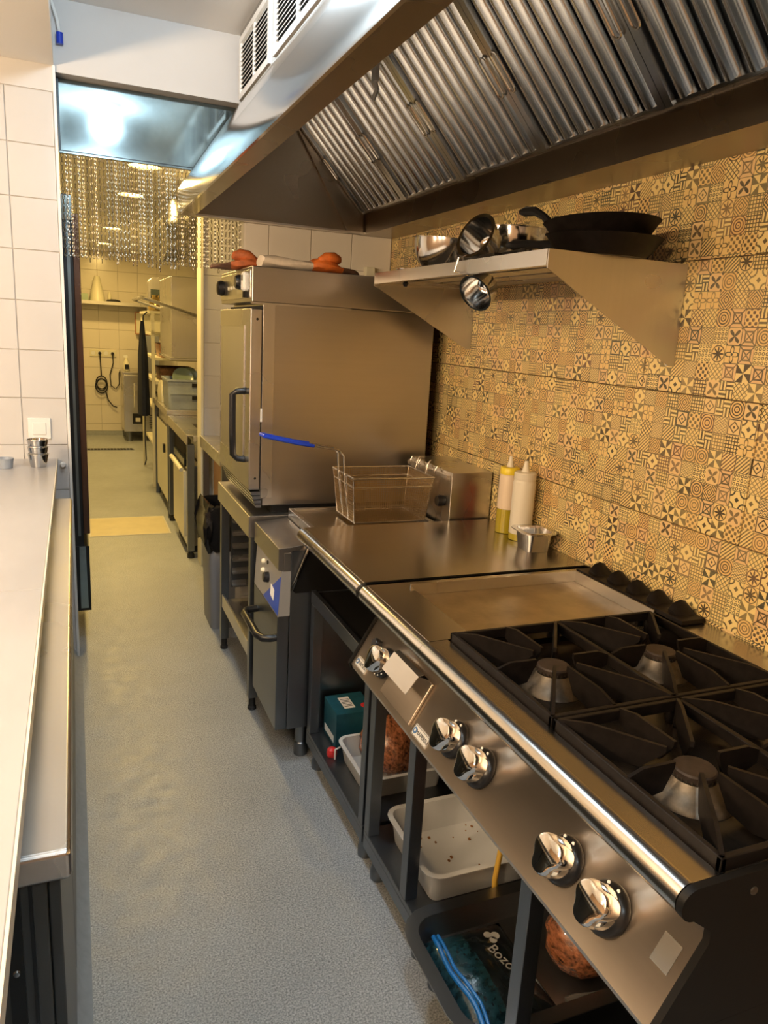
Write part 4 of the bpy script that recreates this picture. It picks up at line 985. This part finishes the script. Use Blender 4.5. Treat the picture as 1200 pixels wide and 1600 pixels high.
part(ov, 'gap_seal', MB().box(0.6503, 0.6545, OY0 + 0.002, OY1 - 0.01, 0.93, 1.63), 'rubber')
cp2 = part(ov, 'control_fascia', MB().box(0.606, 0.6115, OY0 + 0.01, OY1 - 0.01, 1.655, 1.755), 'steel_v', 0.002)
part(cp2, 'display', MB().box(0.6035, 0.6058, OY0 + 0.10, OY0 + 0.24, 1.672, 1.74), 'glass_dark')
part(cp2, 'display_bezel', MB().box(0.6045, 0.6058, OY0 + 0.06, OY0 + 0.097, 1.662, 1.70), 'black')
for (y, z) in ((OY1 - 0.085, 1.705),):
    part(cp2, 'knob', MB().lathe([(0.030, 0), (0.032, 0.010), (0.028, 0.026), (0.018, 0.030), (0, 0.030)], (0.606, y, z), (-1, 0, 0), 24), 'black')
part(cp2, 'knob', MB().lathe([(0.028, 0), (0.028, 0.014), (0.022, 0.026), (0, 0.026)], (0.606, OY0 + 0.16, 1.715), (-1, 0, 0), 24), 'black')
for k in range(3): part(cp2, 'small_button', MB().lathe([(0.008, 0), (0.007, 0.004), (0, 0.004)], (0.606, OY0 + 0.30 + k * 0.06, 1.70), (-1, 0, 0), 12), 'ivory')
# small white timer stuck on the fascia
tm = thing('kitchen_timer', 'small white clip-on timer on the oven control fascia', 'timer', (0.588, OY0 + 0.045, 1.70))
part(tm, 'case', MB().rings([[(0.6055 - d, OY0 + 0.045 + (y) * s, 1.712 + z * s) for (y, z, _) in rrect(-0.022, 0.022, -0.034, 0.034, 0.010, 0)] for d, s in ((0, 0.95), (0.004, 1.0), (0.016, 1.0), (0.022, 0.86))]), 'white_p')
part(tm, 'screen', MB().box(0.5826, 0.5836, OY0 + 0.035, OY0 + 0.055, 1.715, 1.735), 'alu_black')
part(tm, 'strap', MB().box(0.586, 0.6055, OY0 + 0.0405, OY0 + 0.0495, 1.655, 1.677), 'black')

# oven gloves: tapered mitts lying on the oven top
def glove(name, c, yaw, label, flip=1, L=0.36, hcol='orange'):
    t = thing(name, label, 'oven glove', c, 'oven gloves on the oven'); t.rotation_euler = (0, 0, yaw)
    o = Vector(c)
    def ring(x, w_, h, y=0.0, z=0.0, n=14):
        out = []
        for k in range(n):
            a = 2 * math.pi * k / n
            zz_ = (math.sin(a) * 0.5 + 0.5) * h
            out.append((o.x + x, o.y + y + math.cos(a) * w_ * (1 + 0.06 * math.sin(5 * a + x * 40)), o.z + z + zz_ + 0.003 * math.sin(x * 60 + k)))
        return out
    part(t, 'cuff', MB().rings([ring(0.0, 0.050, 0.034), ring(0.006, 0.054, 0.046), ring(0.06, 0.054, 0.044), ring(0.14, 0.047, 0.038), ring(0.20, 0.045, 0.040)]), 'cotton', label='white cotton cuff')
    part(t, 'hand', MB().rings([ring(0.198, 0.046, 0.040), ring(0.215, 0.052, 0.052), ring(0.245, 0.060, 0.056), ring(0.275, 0.062, 0.050), ring(0.305, 0.058, 0.034), ring(0.318, 0.056, 0.028)]), hcol)
    th = [(o.x + 0.225, o.y + flip * 0.030, o.z + 0.040), (o.x + 0.250, o.y + flip * 0.036, o.z + 0.054), (o.x + 0.280, o.y + flip * 0.032, o.z + 0.056), (o.x + 0.302, o.y + flip * 0.022, o.z + 0.050), (o.x + 0.312, o.y + flip * 0.016, o.z + 0.045)]
    part(t, 'thumb', MB().tube(th, [0.014, 0.020, 0.021, 0.018, 0.008], 12), hcol)
    part(t, 'fingers', MB().rings([ring(0.316, 0.057, 0.029), ring(0.345, 0.054, 0.024, flip * -0.004), ring(0.375, 0.044, 0.020, flip * -0.008), ring(0.395, 0.028, 0.016, flip * -0.011), ring(0.403, 0.010, 0.010, flip * -0.012)]), 'brown_rub', label='scorched brown finger end')
    return t
OT = 1.7695
glove('oven_glove', (0.655, OY0 + 0.075, OT), 0.03, 'orange rubber oven glove with white cuff pointing at the tiled wall', -1)
g2 = glove('oven_glove', (0.90, OY0 + 0.22, OT), math.pi - 0.30, 'second orange oven glove at the oven front edge, fingers over the corridor', 1, hcol='brown_or')

# cable duct fitting on the tiled wall behind the oven
single('wall_bracket', MB().box(1.30, 1.345, 3.455, 3.4935, 1.80, 1.86), 'ivory', 'small ivory junction block on the tiled wall above the oven', 'junction box', (1.32, 3.475, 1.80), 0.003)

# ------------------------------------------------------------------ left counter
lf_ = thing('refrigerated_counter', 'low steel-topped refrigerated counter with dark fronts', 'counter', (-0.4, 2.0, 0))
part(lf_, 'body', MB().box(-0.70, -0.062, 0.968, 3.10, 0.03, 0.805), 'darkdoor', 0.002)
part(lf_, 'steel_top', MB().box(-0.72, -0.028, 0.945, 3.115, 0.806, 0.852), 'steel', 0.008)
for k in range(4):
    y = 0.985 + k * 0.53
    d_ = part(lf_, 'door', MB().box(-0.0615, -0.045, y, y + 0.515, 0.12, 0.79), 'darkdoor', 0.003)
    part(d_, 'door_grip', MB().box(-0.0445, -0.040, y + 0.05, y + 0.465, 0.765, 0.782), 'alu_teal')
part(lf_, 'end_seam', MB().box(-0.115, -0.095, 0.962, 0.9675, 0.04, 0.80).box(-0.085, -0.080, 0.964, 0.9675, 0.04, 0.80), 'alu_black')
part(lf_, 'end_screw', MB().lathe([(0.005, 0), (0.004, 0.003), (0, 0.003)], (-0.105, 0.962, 0.66), (0, -1, 0), 10), 'chrome')
part(lf_, 'kick_plate', MB().box(-0.65, -0.075, 0.99, 3.09, 0.001, 0.0295), 'black_side')
ct = thing('serving_counter', 'long pale stone serving counter along the left edge', 'counter', (-0.5, 1.6, 0.852))
for (y0, y1) in ((-0.30, 1.763), (1.765, YD - 0.0075)):
    sl_ = part(ct, 'slab', MB().box(-0.95, -0.086, y0, y1, 0.915, 0.945), 'marble', 0.002)
part(ct, 'edge_strip', MB().box(-0.0858, -0.082, -0.30, YD - 0.0075, 0.913, 0.9455), 'slab_edge')
part(ct, 'support_rail', MB().box(-0.90, -0.14, 0.96, 3.10, 0.8525, 0.9148), 'steel_dark')
part(ct, 'support_leg', MB().box(-0.90, -0.18, -0.28, 0.30, 0.0005, 0.9148), 'darkdoor')
def cup(z, r, label):
    c = (-0.150, 3.30, z)
    pr = [(0, 0), (r * 0.74, 0), (r, 0.052), (r + 0.003, 0.054), (r + 0.002, 0.056), (r - 0.003, 0.054), (r * 0.72, 0.003), (0, 0.003)]
    return single('sauce_cup', MB().lathe(pr, c, (0, 0, 1), 28), 'steel_bright', label, 'cup', c, group='stacked sauce cups')
cup(0.9458, 0.040, 'bottom steel sauce cup of the stack on the pale counter')
cup(0.9750, 0.040, 'middle steel sauce cup of the stack on the pale counter')
cup(1.0040, 0.041, 'top steel sauce cup of the stack on the pale counter')
single('small_cup', MB().lathe([(0, 0), (0.028, 0), (0.034, 0.04), (0.031, 0.04), (0.026, 0.003), (0, 0.003)], (-0.272, 3.28, 0.9458), seg=20), 'crate_blue', 'dark grey-blue cup on the pale counter beside the cup stack', 'cup', (-0.272, 3.28, 0.9458))
ls = thing('light_switch', 'square white light switch on the white tiles', 'light switch', (-0.148, 3.494, 1.03))
part(ls, 'frame_plate', MB().box(-0.193, -0.103, 3.484, 3.4937, 1.032, 1.122), 'white_p', 0.003)
part(ls, 'rocker', MB().box(-0.174, -0.122, 3.480, 3.4838, 1.051, 1.103), 'white_p', 0.002)
single('pipe_stub', MB().lathe([(0.012, 0), (0.012, 0.016), (0.008, 0.022), (0, 0.022)], (-0.062, 3.4935, 0.918), (0, -1, 0), 12), 'white_p', 'small white pipe stub by the counter corner', 'pipe', (-0.062, 3.4935, 0.918))
bp2 = thing('blue_drain_cap', 'blue capped white drain tube near the ceiling edge', 'pipe', (-0.01, 3.47, 2.55))
part(bp2, 'cap', MB().cyl((-0.005, 3.478, 2.575), (-0.005, 3.478, 2.615), 0.013, seg=14), 'blue_grip')
part(bp2, 'tube', MB().tube([(-0.005, 3.478, 2.615), (-0.012, 3.478, 2.66), (-0.030, 3.478, 2.72)], 0.006, 8), 'white_p')

# ------------------------------------------------------------------ doorway: door leaf, chain curtain
dl = struct('door_1', MB().box(-0.030, 0.012, 3.640, 4.45, 0.50, 2.055), 'alu_black', 'open dark door leaf seen edge-on')
part(dl, 'edge_profile', MB().box(-0.012, 0.000, 3.634, 3.6398, 0.55, 2.0), 'alu_teal')
part(dl, 'brown_profile', MB().box(0.0122, 0.040, 3.632, 4.45, 0.56, 1.98), 'brownalu', 0.003)
part(dl, 'top_fitting', MB().box(-0.028, 0.014, 3.630, 3.6398, 1.95, 2.05), 'galv')
part(dl, 'lower_leaf', MB().box(-0.030, 0.034, 3.640, 4.45, 0.175, 0.498), 'alu_black')
part(dl, 'kick_bracket', MB().prism([(-0.012, 0.19), (0.022, 0.19), (0.018, 0.50), (-0.010, 0.50)], 1, 3.632, 3.6398), 'galv')
cc_ = MB()
rnd = random.Random(2)
a_s, b_s = 8, 4
def torus(c, rx, rz, rt, rotz):
    vs, fs = [], []
    cz_, sz_ = math.cos(rotz), math.sin(rotz)
    for i in range(a_s):
        t = 2 * math.pi * i / a_s
        for j in range(b_s):
            q = 2 * math.pi * j / b_s
            x = (rx + rt * math.cos(q)) * math.cos(t); z = (rz + rt * math.cos(q)) * math.sin(t); y = rt * math.sin(q)
            vs.append((c[0] + x * cz_ - y * sz_, c[1] + x * sz_ + y * cz_, c[2] + z))
    for i in range(a_s):
        for j in range(b_s):
            fs.append((i * b_s + j, ((i + 1) % a_s) * b_s + j, ((i + 1) % a_s) * b_s + (j + 1) % b_s, i * b_s + (j + 1) % b_s))
    cc_._add(vs, fs)
nS = 47; pitch = 0.0160
for i in range(nS):
    x = DX0 + 0.010 + i * (DX1 - DX0 - 0.02) / (nS - 1); y = YD + 0.045 + rnd.uniform(-0.002, 0.002)
    nl = 25 + (1 if rnd.random() < 0.3 else 0) + (1 if 0.1 < x < 0.45 and rnd.random() < 0.3 else 0)
    ph = rnd.uniform(0, 1.2)
    for k in range(nl):
        torus((x, y, 2.188 - k * pitch), 0.0050, 0.0088, 0.0015, ph + (k % 2) * 1.35)
ch = single('chain_curtain', cc_, 'chain', 'rolled-up aluminium chain fly curtain hanging in the doorway', 'chain curtain', (0.34, YD + 0.045, 1.78))
ch['kind'] = 'stuff'
single('curtain_track', MB().box(DX0 + 0.002, DX1 - 0.002, YD + 0.035, YD + 0.0555, 2.196, 2.2025), 'galv', 'thin metal track carrying the chain curtain', 'rail', (0.34, YD + 0.045, 2.197))

# ------------------------------------------------------------------ bin and table in the alcove
bn = thing('waste_bin', 'grey plastic bin with a black liner in the doorway', 'bin', (0.74, 3.80, 0))
bxy = lambda e, z: rrect(0.600 - e, 0.86 + e, 3.66 - e, 3.94 + e, 0.03, z)
part(bn, 'bucket', MB().rings([bxy(-0.012, 0.001), bxy(0.0, 0.52), bxy(0.006, 0.525), bxy(0.006, 0.55), bxy(-0.004, 0.55), bxy(-0.016, 0.01)]), 'bin')
rnd = random.Random(8); rgs = []
for (e, z, j) in ((0.010, 0.43, 0.010), (0.016, 0.48, 0.012), (0.024, 0.55, 0.014), (0.018, 0.62, 0.014), (0.006, 0.665, 0.010), (-0.010, 0.66, 0.008), (-0.020, 0.60, 0.010), (-0.028, 0.50, 0.008)):
    rgs.append([(x + rnd.uniform(-j, j), y + rnd.uniform(-j, j), zq + rnd.uniform(-j, j) * 1.5) for x, y, zq in bxy(e, z)])
part(bn, 'liner', MB().rings(rgs, cap=False), 'binbag')
tb = thing('alcove_table', 'narrow steel table in the alcove behind the oven', 'table', (1.1, 4.35, 0))
part(tb, 'table_top', MB().box(0.715, 1.55, 4.02, 4.73, 0.80, 0.87), 'steel', 0.003)
for x, y in ((0.73, 4.04), (1.50, 4.04), (0.73, 4.68), (1.50, 4.68)):
    part(tb, 'leg', MB().box(x, x + 0.035, y, y + 0.035, 0.0005, 0.7995), 'steel_dark')
single('brown_board', MB().box(0.79, 0.81, 4.10, 4.66, 0.0008, 0.78), 'brown_panel', 'brown board standing under the alcove table', 'board', (0.80, 4.4, 0.0))

# ------------------------------------------------------------------ washing-up room, right side
sk = thing('sink_unit', 'steel sink table just beyond the tiled wall end', 'sink', (1.1, 5.5, 0))
part(sk, 'rim_front', MB().prism([(0.655, 0.78), (0.66, 0.845), (0.70, 0.845), (0.70, 0.835), (0.665, 0.835), (0.665, 0.78)], 1, 4.915, 6.02), 'steel', 0.002)
part(sk, 'deck', MB().box(0.70, 1.60, 4.915, 5.05, 0.80, 0.84).box(0.70, 1.60, 5.55, 6.02, 0.80, 0.84).box(1.35, 1.60, 5.05, 5.55, 0.80, 0.84).box(0.70, 0.78, 5.05, 5.55, 0.80, 0.84), 'steel', 0.002)
part(sk, 'basin', MB().box(0.78, 1.35, 5.05, 5.55, 0.62, 0.63).box(0.775, 0.78, 5.05, 5.55, 0.62, 0.80).box(1.35, 1.355, 5.05, 5.55, 0.62, 0.80).box(0.78, 1.35, 5.045, 5.05, 0.62, 0.80).box(0.78, 1.35, 5.55, 5.555, 0.62, 0.80), 'steel')
for x, y in ((0.665, 4.93), (1.55, 4.93), (0.665, 5.96), (1.55, 5.96)):
    part(sk, 'leg', MB().box(x, x + 0.045, y, y + 0.045, 0.05, 0.7795), 'steel_dark', 0.002)
    part(sk, 'foot', MB().lathe([(0.024, 0), (0.022, 0.03), (0.016, 0.034), (0.016, 0.05), (0, 0.05)], (x + 0.022, y + 0.022, 0.0003), seg=14), 'rubber')
gw = thing('glass_washer', 'white-fronted glass washer below the sink table', 'dishwasher', (1.0, 5.4, 0))
part(gw, 'cabinet', MB().box(0.680, 1.30, 5.06, 5.62, 0.05, 0.61), 'steel_v', 0.003)
wd = part(gw, 'door', MB().box(0.655, 0.679, 5.06, 5.62, 0.12, 0.58), 'ivory', 0.004)
part(wd, 'door_handle', MB().tube([(0.645, 5.08, 0.585), (0.635, 5.12, 0.60), (0.635, 5.56, 0.60), (0.645, 5.60, 0.585)], 0.016, 10), 'ivory')
part(gw, 'control_strip', MB().box(0.660, 0.679, 5.06, 5.62, 0.6105, 0.66), 'alu_black')
part(gw, 'foot', MB().box(0.69, 1.29, 5.08, 5.60, 0.0005, 0.0495), 'rubber')
dt = thing('dish_table', 'steel dish table carrying the grey-blue crate', 'table', (1.1, 6.5, 0))
part(dt, 'table_top', MB().box(0.655, 1.60, 6.04, 7.10, 0.83, 0.88), 'steel', 0.003)
for x, y in ((0.665, 7.04), (1.55, 6.06), (1.55, 7.04)):
    part(dt, 'leg', MB().box(x, x + 0.04, y, y + 0.04, 0.0005, 0.8295), 'steel_dark')
part(dt, 'leg', MB().box(0.665, 0.705, 6.06, 6.10, 0.0005, 0.8295), 'steel_dark')
uc = thing('undercounter_fridge', 'pale undercounter cabinet with black catch below the dish table', 'cabinet', (1.0, 6.6, 0))
part(uc, 'cabinet', MB().box(0.69, 1.35, 6.14, 6.98, 0.10, 0.815), 'steel_v', 0.003)
ud = part(uc, 'door', MB().box(0.672, 0.689, 6.15, 6.97, 0.11, 0.72), 'ivory', 0.003)
part(ud, 'catch', MB().box(0.655, 0.671, 6.30, 6.36, 0.50, 0.57), 'black')
for y in (6.2, 6.92):
    part(uc, 'foot', MB().lathe([(0.03, 0), (0.025, 0.04), (0.02, 0.1), (0, 0.1)], (0.74, y, 0.0003), seg=12), 'rubber')
dw = thing('hood_dishwasher', 'pass-through dishwasher hood raised above the crate', 'dishwasher', (1.15, 6.6, 1.27))
part(dw, 'hood_box', MB().box(0.700, 1.56, 6.06, 6.86, 1.285, 1.895), 'steel_v', 0.008)
part(dw, 'lower_edge', MB().box(0.692, 1.57, 6.052, 6.868, 1.268, 1.2845), 'steel')
part(dw, 'column', MB().box(1.565, 1.615, 6.20, 6.74, 0.8805, 1.90), 'steel_v')
part(dw, 'lift_bar', MB().tube([(0.96, 6.048, 1.60), (0.90, 6.00, 1.605), (0.50, 5.98, 1.715), (0.485, 6.02, 1.722), (0.485, 6.86, 1.722), (0.52, 6.90, 1.715), (0.90, 6.90, 1.61), (0.96, 6.872, 1.60)], 0.013, 8), 'steel')
part(dw, 'lift_pivot', MB().lathe([(0.035, 0), (0.035, 0.012), (0, 0.014)], (0.90, 6.059, 1.575), (0, -1, 0), 16), 'steel')
cr2 = thing('dish_crate', 'grey-blue plastic crate on the dish table', 'crate', (0.93, 6.33, 0.88))
g2_ = lambda e, z: rrect(0.672 - e, 1.20 + e, 6.10 - e, 6.52 + e, 0.03, z)
part(cr2, 'shell', MB().rings([g2_(-0.012, 0.881), g2_(0, 1.10), g2_(0.008, 1.10), g2_(0.008, 1.115), g2_(-0.006, 1.115), g2_(-0.018, 0.89)]), 'crate_blue')
part(cr2, 'rib', MB().box(0.69, 1.18, 6.092, 6.099, 1.0, 1.012), 'crate_blue')
for z in (0.96, 1.06): part(cr2, 'grip_slot', MB().box(0.86, 0.95, 6.0915, 6.0985, z, z + 0.028), 'black')
def dish(c, r, ax, label, mat):
    pr = [(0, 0), (r * 0.6, 0), (r, 0.016), (r, 0.019), (r * 0.62, 0.005), (0, 0.005)]
    single('dinner_plate', MB().lathe(pr, c, ax, 28), mat, label, 'plate', c, group='plates drying in the crate')
dish((0.80, 6.20, 1.118), 0.085, (0.15, -0.93, 0.35), 'round green plate leaning at the left of the crate', 'plate_green')
dish((0.86, 6.30, 1.116), 0.085, (0.15, -0.93, 0.35), 'second green plate leaning behind the first', 'plate_green')
dish((1.00, 6.22, 1.13), 0.09, (-0.5, -0.3, 0.8), 'white plate lying tilted on top of the crate', 'plate_white')
dish((1.10, 6.34, 1.15), 0.08, (0.4, -0.5, 0.8), 'pale plate at the right of the crate', 'plate_white')
single('towel_bundle', MB().rings([[(0.62 + 0.0 * k + dx * s, 6.72 + dy * s, z) for dx, dy in ((-0.02, -0.10), (0.05, -0.11), (0.06, 0.08), (-0.03, 0.10))] for k, (z, s) in enumerate(((0.8805, 1.0), (0.96, 1.1), (1.03, 0.9), (1.06, 0.5)))]), 'ivory', 'yellowish folded cloth on the edge of the dish table', 'cloth', (0.62, 6.72, 0.88)).location.x = 0.70

# rack with shelf boxes behind the dish table
rk = thing('storage_rack', 'narrow white storage rack behind the dish table', 'rack', (1.0, 7.8, 0))
for x, y in ((0.665, 7.30), (1.25, 7.30), (0.665, 8.40), (1.25, 8.40)):
    part(rk, 'upright', MB().box(x, x + 0.03, y, y + 0.03, 0.0005, 1.62), 'ivory')
for z in (0.35, 0.72, 0.98, 1.20, 1.42):
    part(rk, 'rack_shelf', MB().box(0.697, 1.248, 7.305, 8.425, z, z + 0.025), 'ivory')
part(rk, 'rack_top', MB().box(0.655, 1.28, 7.30, 8.43, 1.6205, 1.645), 'ivory')
for k, (z, mt_, lb) in enumerate(((0.377, 'ivory', 'cream plastic tub low on the white rack'), (0.747, 'rubber', 'black tub on the second board of the white rack'), (1.007, 'brown_rub', 'dark brown tub on the third board of the white rack'), (1.227, 'pinkframe', 'copper-coloured tub on the fourth board of the white rack'))):
    tray('storage_tub', 0.74, 1.06, 7.36, 7.80, z + 0.0, 0.12, lb, mt_, 0.008, 0.02, 0.02)
pd_ = thing('paper_dispenser', 'rounded steel dispenser standing on the white rack', 'dispenser', (0.72, 7.55, 1.646))
arc = [(0.66, 1.646), (0.81, 1.646), (0.81, 1.88)] + [(0.735 + 0.075 * math.cos(R(a)), 1.88 + 0.075 * math.sin(R(a))) for a in range(15, 180, 15)] + [(0.66, 1.88)]
part(pd_, 'shell', MB().prism(arc, 1, 7.46, 7.64), 'steel_v', 0.004)
part(pd_, 'window_plate', MB().box(0.68, 0.79, 7.452, 7.459, 1.76, 1.84), 'galv')
jug = [(0, 0), (0.06, 0), (0.07, 0.03), (0.055, 0.08), (0.03, 0.12), (0.035, 0.14), (0, 0.14)]
single('brass_jug', MB().lathe(jug, (0.715, 7.37, 1.6458), seg=20), 'brass', 'brass-coloured jug on the front of the white rack', 'jug', (0.715, 7.37, 1.6458))
ap = thing('apron', 'long navy apron hanging from the white rack', 'apron', (0.62, 7.45, 0.7))
rgs = []
for (z, wy, th_) in ((1.55, 0.01, 0.010), (1.42, 0.05, 0.022), (1.25, 0.10, 0.038), (1.0, 0.14, 0.044), (0.8, 0.15, 0.050), (0.68, 0.14, 0.048)):
    rgs.append([(0.600 + math.cos(2 * math.pi * k / 16) * th_ + 0.006 * math.sin(k * 2.2), 7.45 + math.sin(2 * math.pi * k / 16) * wy, z) for k in range(16)])
part(ap, 'cloth', MB().rings(rgs), 'navy')
part(ap, 'strap', MB().tube([(0.61, 7.45, 0.69), (0.605, 7.42, 0.45), (0.61, 7.40, 0.25), (0.595, 7.39, 0.20)], 0.006, 6), 'navy')
part(ap, 'neck_loop', MB().tube([(0.61, 7.45, 1.55), (0.612, 7.45, 1.60), (0.646, 7.45, 1.635)], 0.006, 6), 'navy')
# spiral duct elbow
du = thing('spiral_duct', 'round metal ventilation elbow below the far ceiling', 'duct', (0.72, 5.75, 2.2))
pts = [(0.79, 5.75, ZF - 0.001), (0.79, 5.75, 2.26), (0.775, 5.745, 2.20), (0.745, 5.735, 2.15), (0.70, 5.72, 2.115), (0.64, 5.70, 2.10), (0.585, 5.685, 2.10)]
part(du, 'elbow', MB().tube(pts, 0.135, 28), 'duct')
part(du, 'rim', MB().lathe([(0.137, 0), (0.145, 0.0), (0.145, 0.022), (0.137, 0.022)], (0.605, 5.69, 2.10), (-1, -0.27, 0), 28), 'duct')
for i in (2, 4):
    p0, p1 = Vector(pts[i]), Vector(pts[i + 1]); d = (p1 - p0).normalized()
    part(du, 'seam_band', MB().lathe([(0.134, -0.005), (0.140, -0.005), (0.140, 0.005), (0.134, 0.005)], p0, d, 28), 'duct')

# ------------------------------------------------------------------ washing-up room, end wall
FYW = 10.793
ws = thing('end_wall_shelf', 'steel shelf on the far cream tiled wall', 'shelf', (0.5, 10.7, 1.74))
part(ws, 'board', MB().box(-0.3, 1.12, 10.50, FYW - 0.001, 1.745, 1.765), 'steel', 0.002)
part(ws, 'front_lip', MB().box(-0.3, 1.12, 10.495, 10.4995, 1.725, 1.767), 'steel')
for x in (0.0, 0.95): part(ws, 'bracket', MB().prism([(10.52, 1.744), (FYW - 0.001, 1.744), (FYW - 0.001, 1.56)], 0, x, x + 0.006), 'steel')
single('paper_cone', MB().lathe([(0.10, 0), (0.035, 0.30), (0.03, 0.31), (0, 0.31)], (0.31, 10.65, 1.768), seg=18), 'ivory', 'tall ivory cone on the far shelf', 'cone', (0.31, 10.65, 1.768))
single('shelf_box', MB().box(0.08, 0.20, 10.55, 10.72, 1.7655, 1.85), 'plate_green', 'small greenish box at the left of the far shelf', 'box', (0.14, 10.63, 1.7655), 0.004)
single('shelf_bottle', MB().lathe([(0.025, 0), (0.025, 0.09), (0.010, 0.11), (0.010, 0.13), (0, 0.13)], (0.46, 10.70, 1.7655), seg=14), 'ivory', 'small pale bottle beside the cone on the far shelf', 'bottle', (0.46, 10.70, 1.7655))
single('dark_cloth', MB().rings([[(0.50 + 0.10 * s * math.cos(R(40 * k)), 10.60 + 0.06 * s * math.sin(R(40 * k)), z) for k in range(9)] for z, s in ((1.7672, 1.0), (1.79, 0.8), (1.80, 0.3))]), 'rubber', 'dark crumpled cloth on the far shelf', 'cloth', (0.50, 10.60, 1.767))
ss = thing('socket_strip', 'row of four wall sockets on the far tiles', 'socket', (0.36, 10.79, 1.05))
part(ss, 'plate', MB().box(0.195, 0.525, 10.780, FYW - 0.0005, 1.055, 1.145), 'ivory', 0.003)
for k in range(4):
    part(ss, 'socket_well', MB().lathe([(0.028, 0), (0.028, 0.003), (0.022, 0.003), (0, 0.001)], (0.24 + k * 0.08, 10.780, 1.10), (0, -1, 0), 18), 'white_p')
for k, x in ((1, 0.32), (3, 0.48)):
    lb = ('black plug and lead with its slack coiled below the sockets', 'black plug and lead looping to the ice machine')[0 if k == 1 else 1]
    pl = thing('power_lead', lb, 'cable', (x, 10.77, 1.0), 'power leads on the far wall')
    part(pl, 'plug', MB().cyl((x, 10.7765, 1.10), (x, 10.735, 1.10), 0.022, 0.016, seg=14), 'black')
    if k == 1:
        part(pl, 'lead', MB().tube([(x, 10.74, 1.095), (x + 0.005, 10.75, 1.0), (x + 0.01, 10.765, 0.86), (x + 0.01, 10.77, 0.80)], 0.008, 6), 'black')
        for j, (rr, dz) in enumerate(((0.085, 0.0), (0.075, -0.03), (0.095, -0.045))):
            part(pl, 'coil_loop', MB().tube([(x + 0.01 + rr * 0.8 * math.cos(R(20 * q)), 10.765 - 0.010 * j, 0.715 + dz + rr * math.sin(R(20 * q))) for q in range(18)], 0.008, 6, True), 'black')
        part(pl, 'tail', MB().tube([(x + 0.06, 10.75, 0.60), (x + 0.09, 10.76, 0.48), (x + 0.15, 10.76, 0.40), (x + 0.20, 10.755, 0.385)], 0.008, 6), 'black')
    else:
        part(pl, 'lead', MB().tube([(x, 10.74, 1.095), (x + 0.005, 10.76, 0.98), (x - 0.04, 10.77, 0.82), (x - 0.03, 10.77, 0.68), (x + 0.03, 10.77, 0.63), (x + 0.075, 10.765, 0.70), (x + 0.075, 10.765, 0.84), (x + 0.09, 10.765, 0.885)], 0.007, 6), 'black')
im = thing('ice_machine', 'squat steel ice machine against the far wall', 'ice machine', (0.80, 10.5, 0))
part(im, 'cabinet', MB().box(0.575, 1.06, 10.20, 10.745, 0.13, 0.87), 'steel_v', 0.006)
part(im, 'worktop', MB().box(0.565, 1.07, 10.19, 10.75, 0.8705, 0.90), 'steel', 0.004)
part(im, 'door', MB().box(0.585, 1.05, 10.185, 10.199, 0.40, 0.86), 'steel_v', 0.003)
part(im, 'door_grip', MB().box(0.70, 0.712, 10.175, 10.1845, 0.46, 0.76), 'plate_w')
ipn = part(im, 'control_box', MB().box(0.68, 0.80, 10.185, 10.199, 0.235, 0.37), 'black')
part(ipn, 'display', MB().box(0.715, 0.775, 10.180, 10.1845, 0.265, 0.315), 'plate_w')
for k in range(8): part(im, 'vent_slot', MB().box(0.89, 1.03, 10.194, 10.1995, 0.175 + k * 0.024, 0.187 + k * 0.024), 'black_side')
for x in (0.64, 1.0):
    for y in (10.25, 10.68): part(im, 'foot', MB().lathe([(0.035, 0), (0.03, 0.02), (0.028, 0.13), (0, 0.13)], (x, y, 0.0003), seg=14), 'steel_dark')
sb = thing('spray_bottle', 'clear spray bottle with dark label on the ice machine', 'bottle', (0.63, 10.45, 0.90))
part(sb, 'bottle_body', MB().lathe([(0.038, 0.001), (0.038, 0.11), (0.015, 0.15), (0.015, 0.17), (0, 0.17)], (0.635, 10.45, 0.90), seg=16), 'ivory')
part(sb, 'spray_head', MB().box(0.60, 0.65, 10.44, 10.46, 1.0705, 1.10), 'white_p')
part(sb, 'label', MB().box(0.61, 0.66, 10.405, 10.4115, 0.925, 0.985), 'black')
single('grey_bin_box', MB().box(0.83, 1.05, 10.42, 10.70, 0.9005, 1.36), 'bin', 'tall grey box standing on the ice machine', 'box', (0.94, 10.56, 0.9005), 0.004)
nb = thing('notice_frame', 'copper-edged notice box on the far wall above the grey box', 'frame', (0.9, 10.75, 1.38))
part(nb, 'panel', MB().box(0.78, 1.12, 10.73, FYW - 0.0005, 1.385, 1.655), 'ivory')
part(nb, 'edge', MB().box(0.77, 1.13, 10.72, 10.7295, 1.65, 1.665).box(0.77, 1.13, 10.72, 10.7295, 1.37, 1.385).box(0.77, 0.785, 10.72, 10.7295, 1.385, 1.65), 'pinkframe')
# floor details
dg_ = thing('floor_drain', 'narrow dark drain slot in the far floor', 'drain', (0.37, 9.58, 0))
part(dg_, 'drain_frame', MB().box(0.10, 0.64, 9.50, 9.64, 0.0003, 0.003), 'steel_dark')
for k in range(14): part(dg_, 'slot', MB().box(0.112 + k * 0.0375, 0.138 + k * 0.0375, 9.515, 9.625, 0.0031, 0.0036), 'black_side')
ht = thing('floor_hatch', 'beige rectangular hatch cover set in the floor', 'hatch', (0.33, 5.86, 0))
part(ht, 'cover', MB().box(0.07, 0.62, 5.60, 6.12, 0.0005, 0.005), 'hatch', 0.001)
part(ht, 'rim', MB().box(0.058, 0.632, 5.588, 5.5995, 0.0005, 0.004).box(0.058, 0.632, 6.1205, 6.132, 0.0005, 0.004).box(0.058, 0.0695, 5.5995, 6.1205, 0.0005, 0.004).box(0.6205, 0.632, 5.5995, 6.1205, 0.0005, 0.004), 'slab_edge')
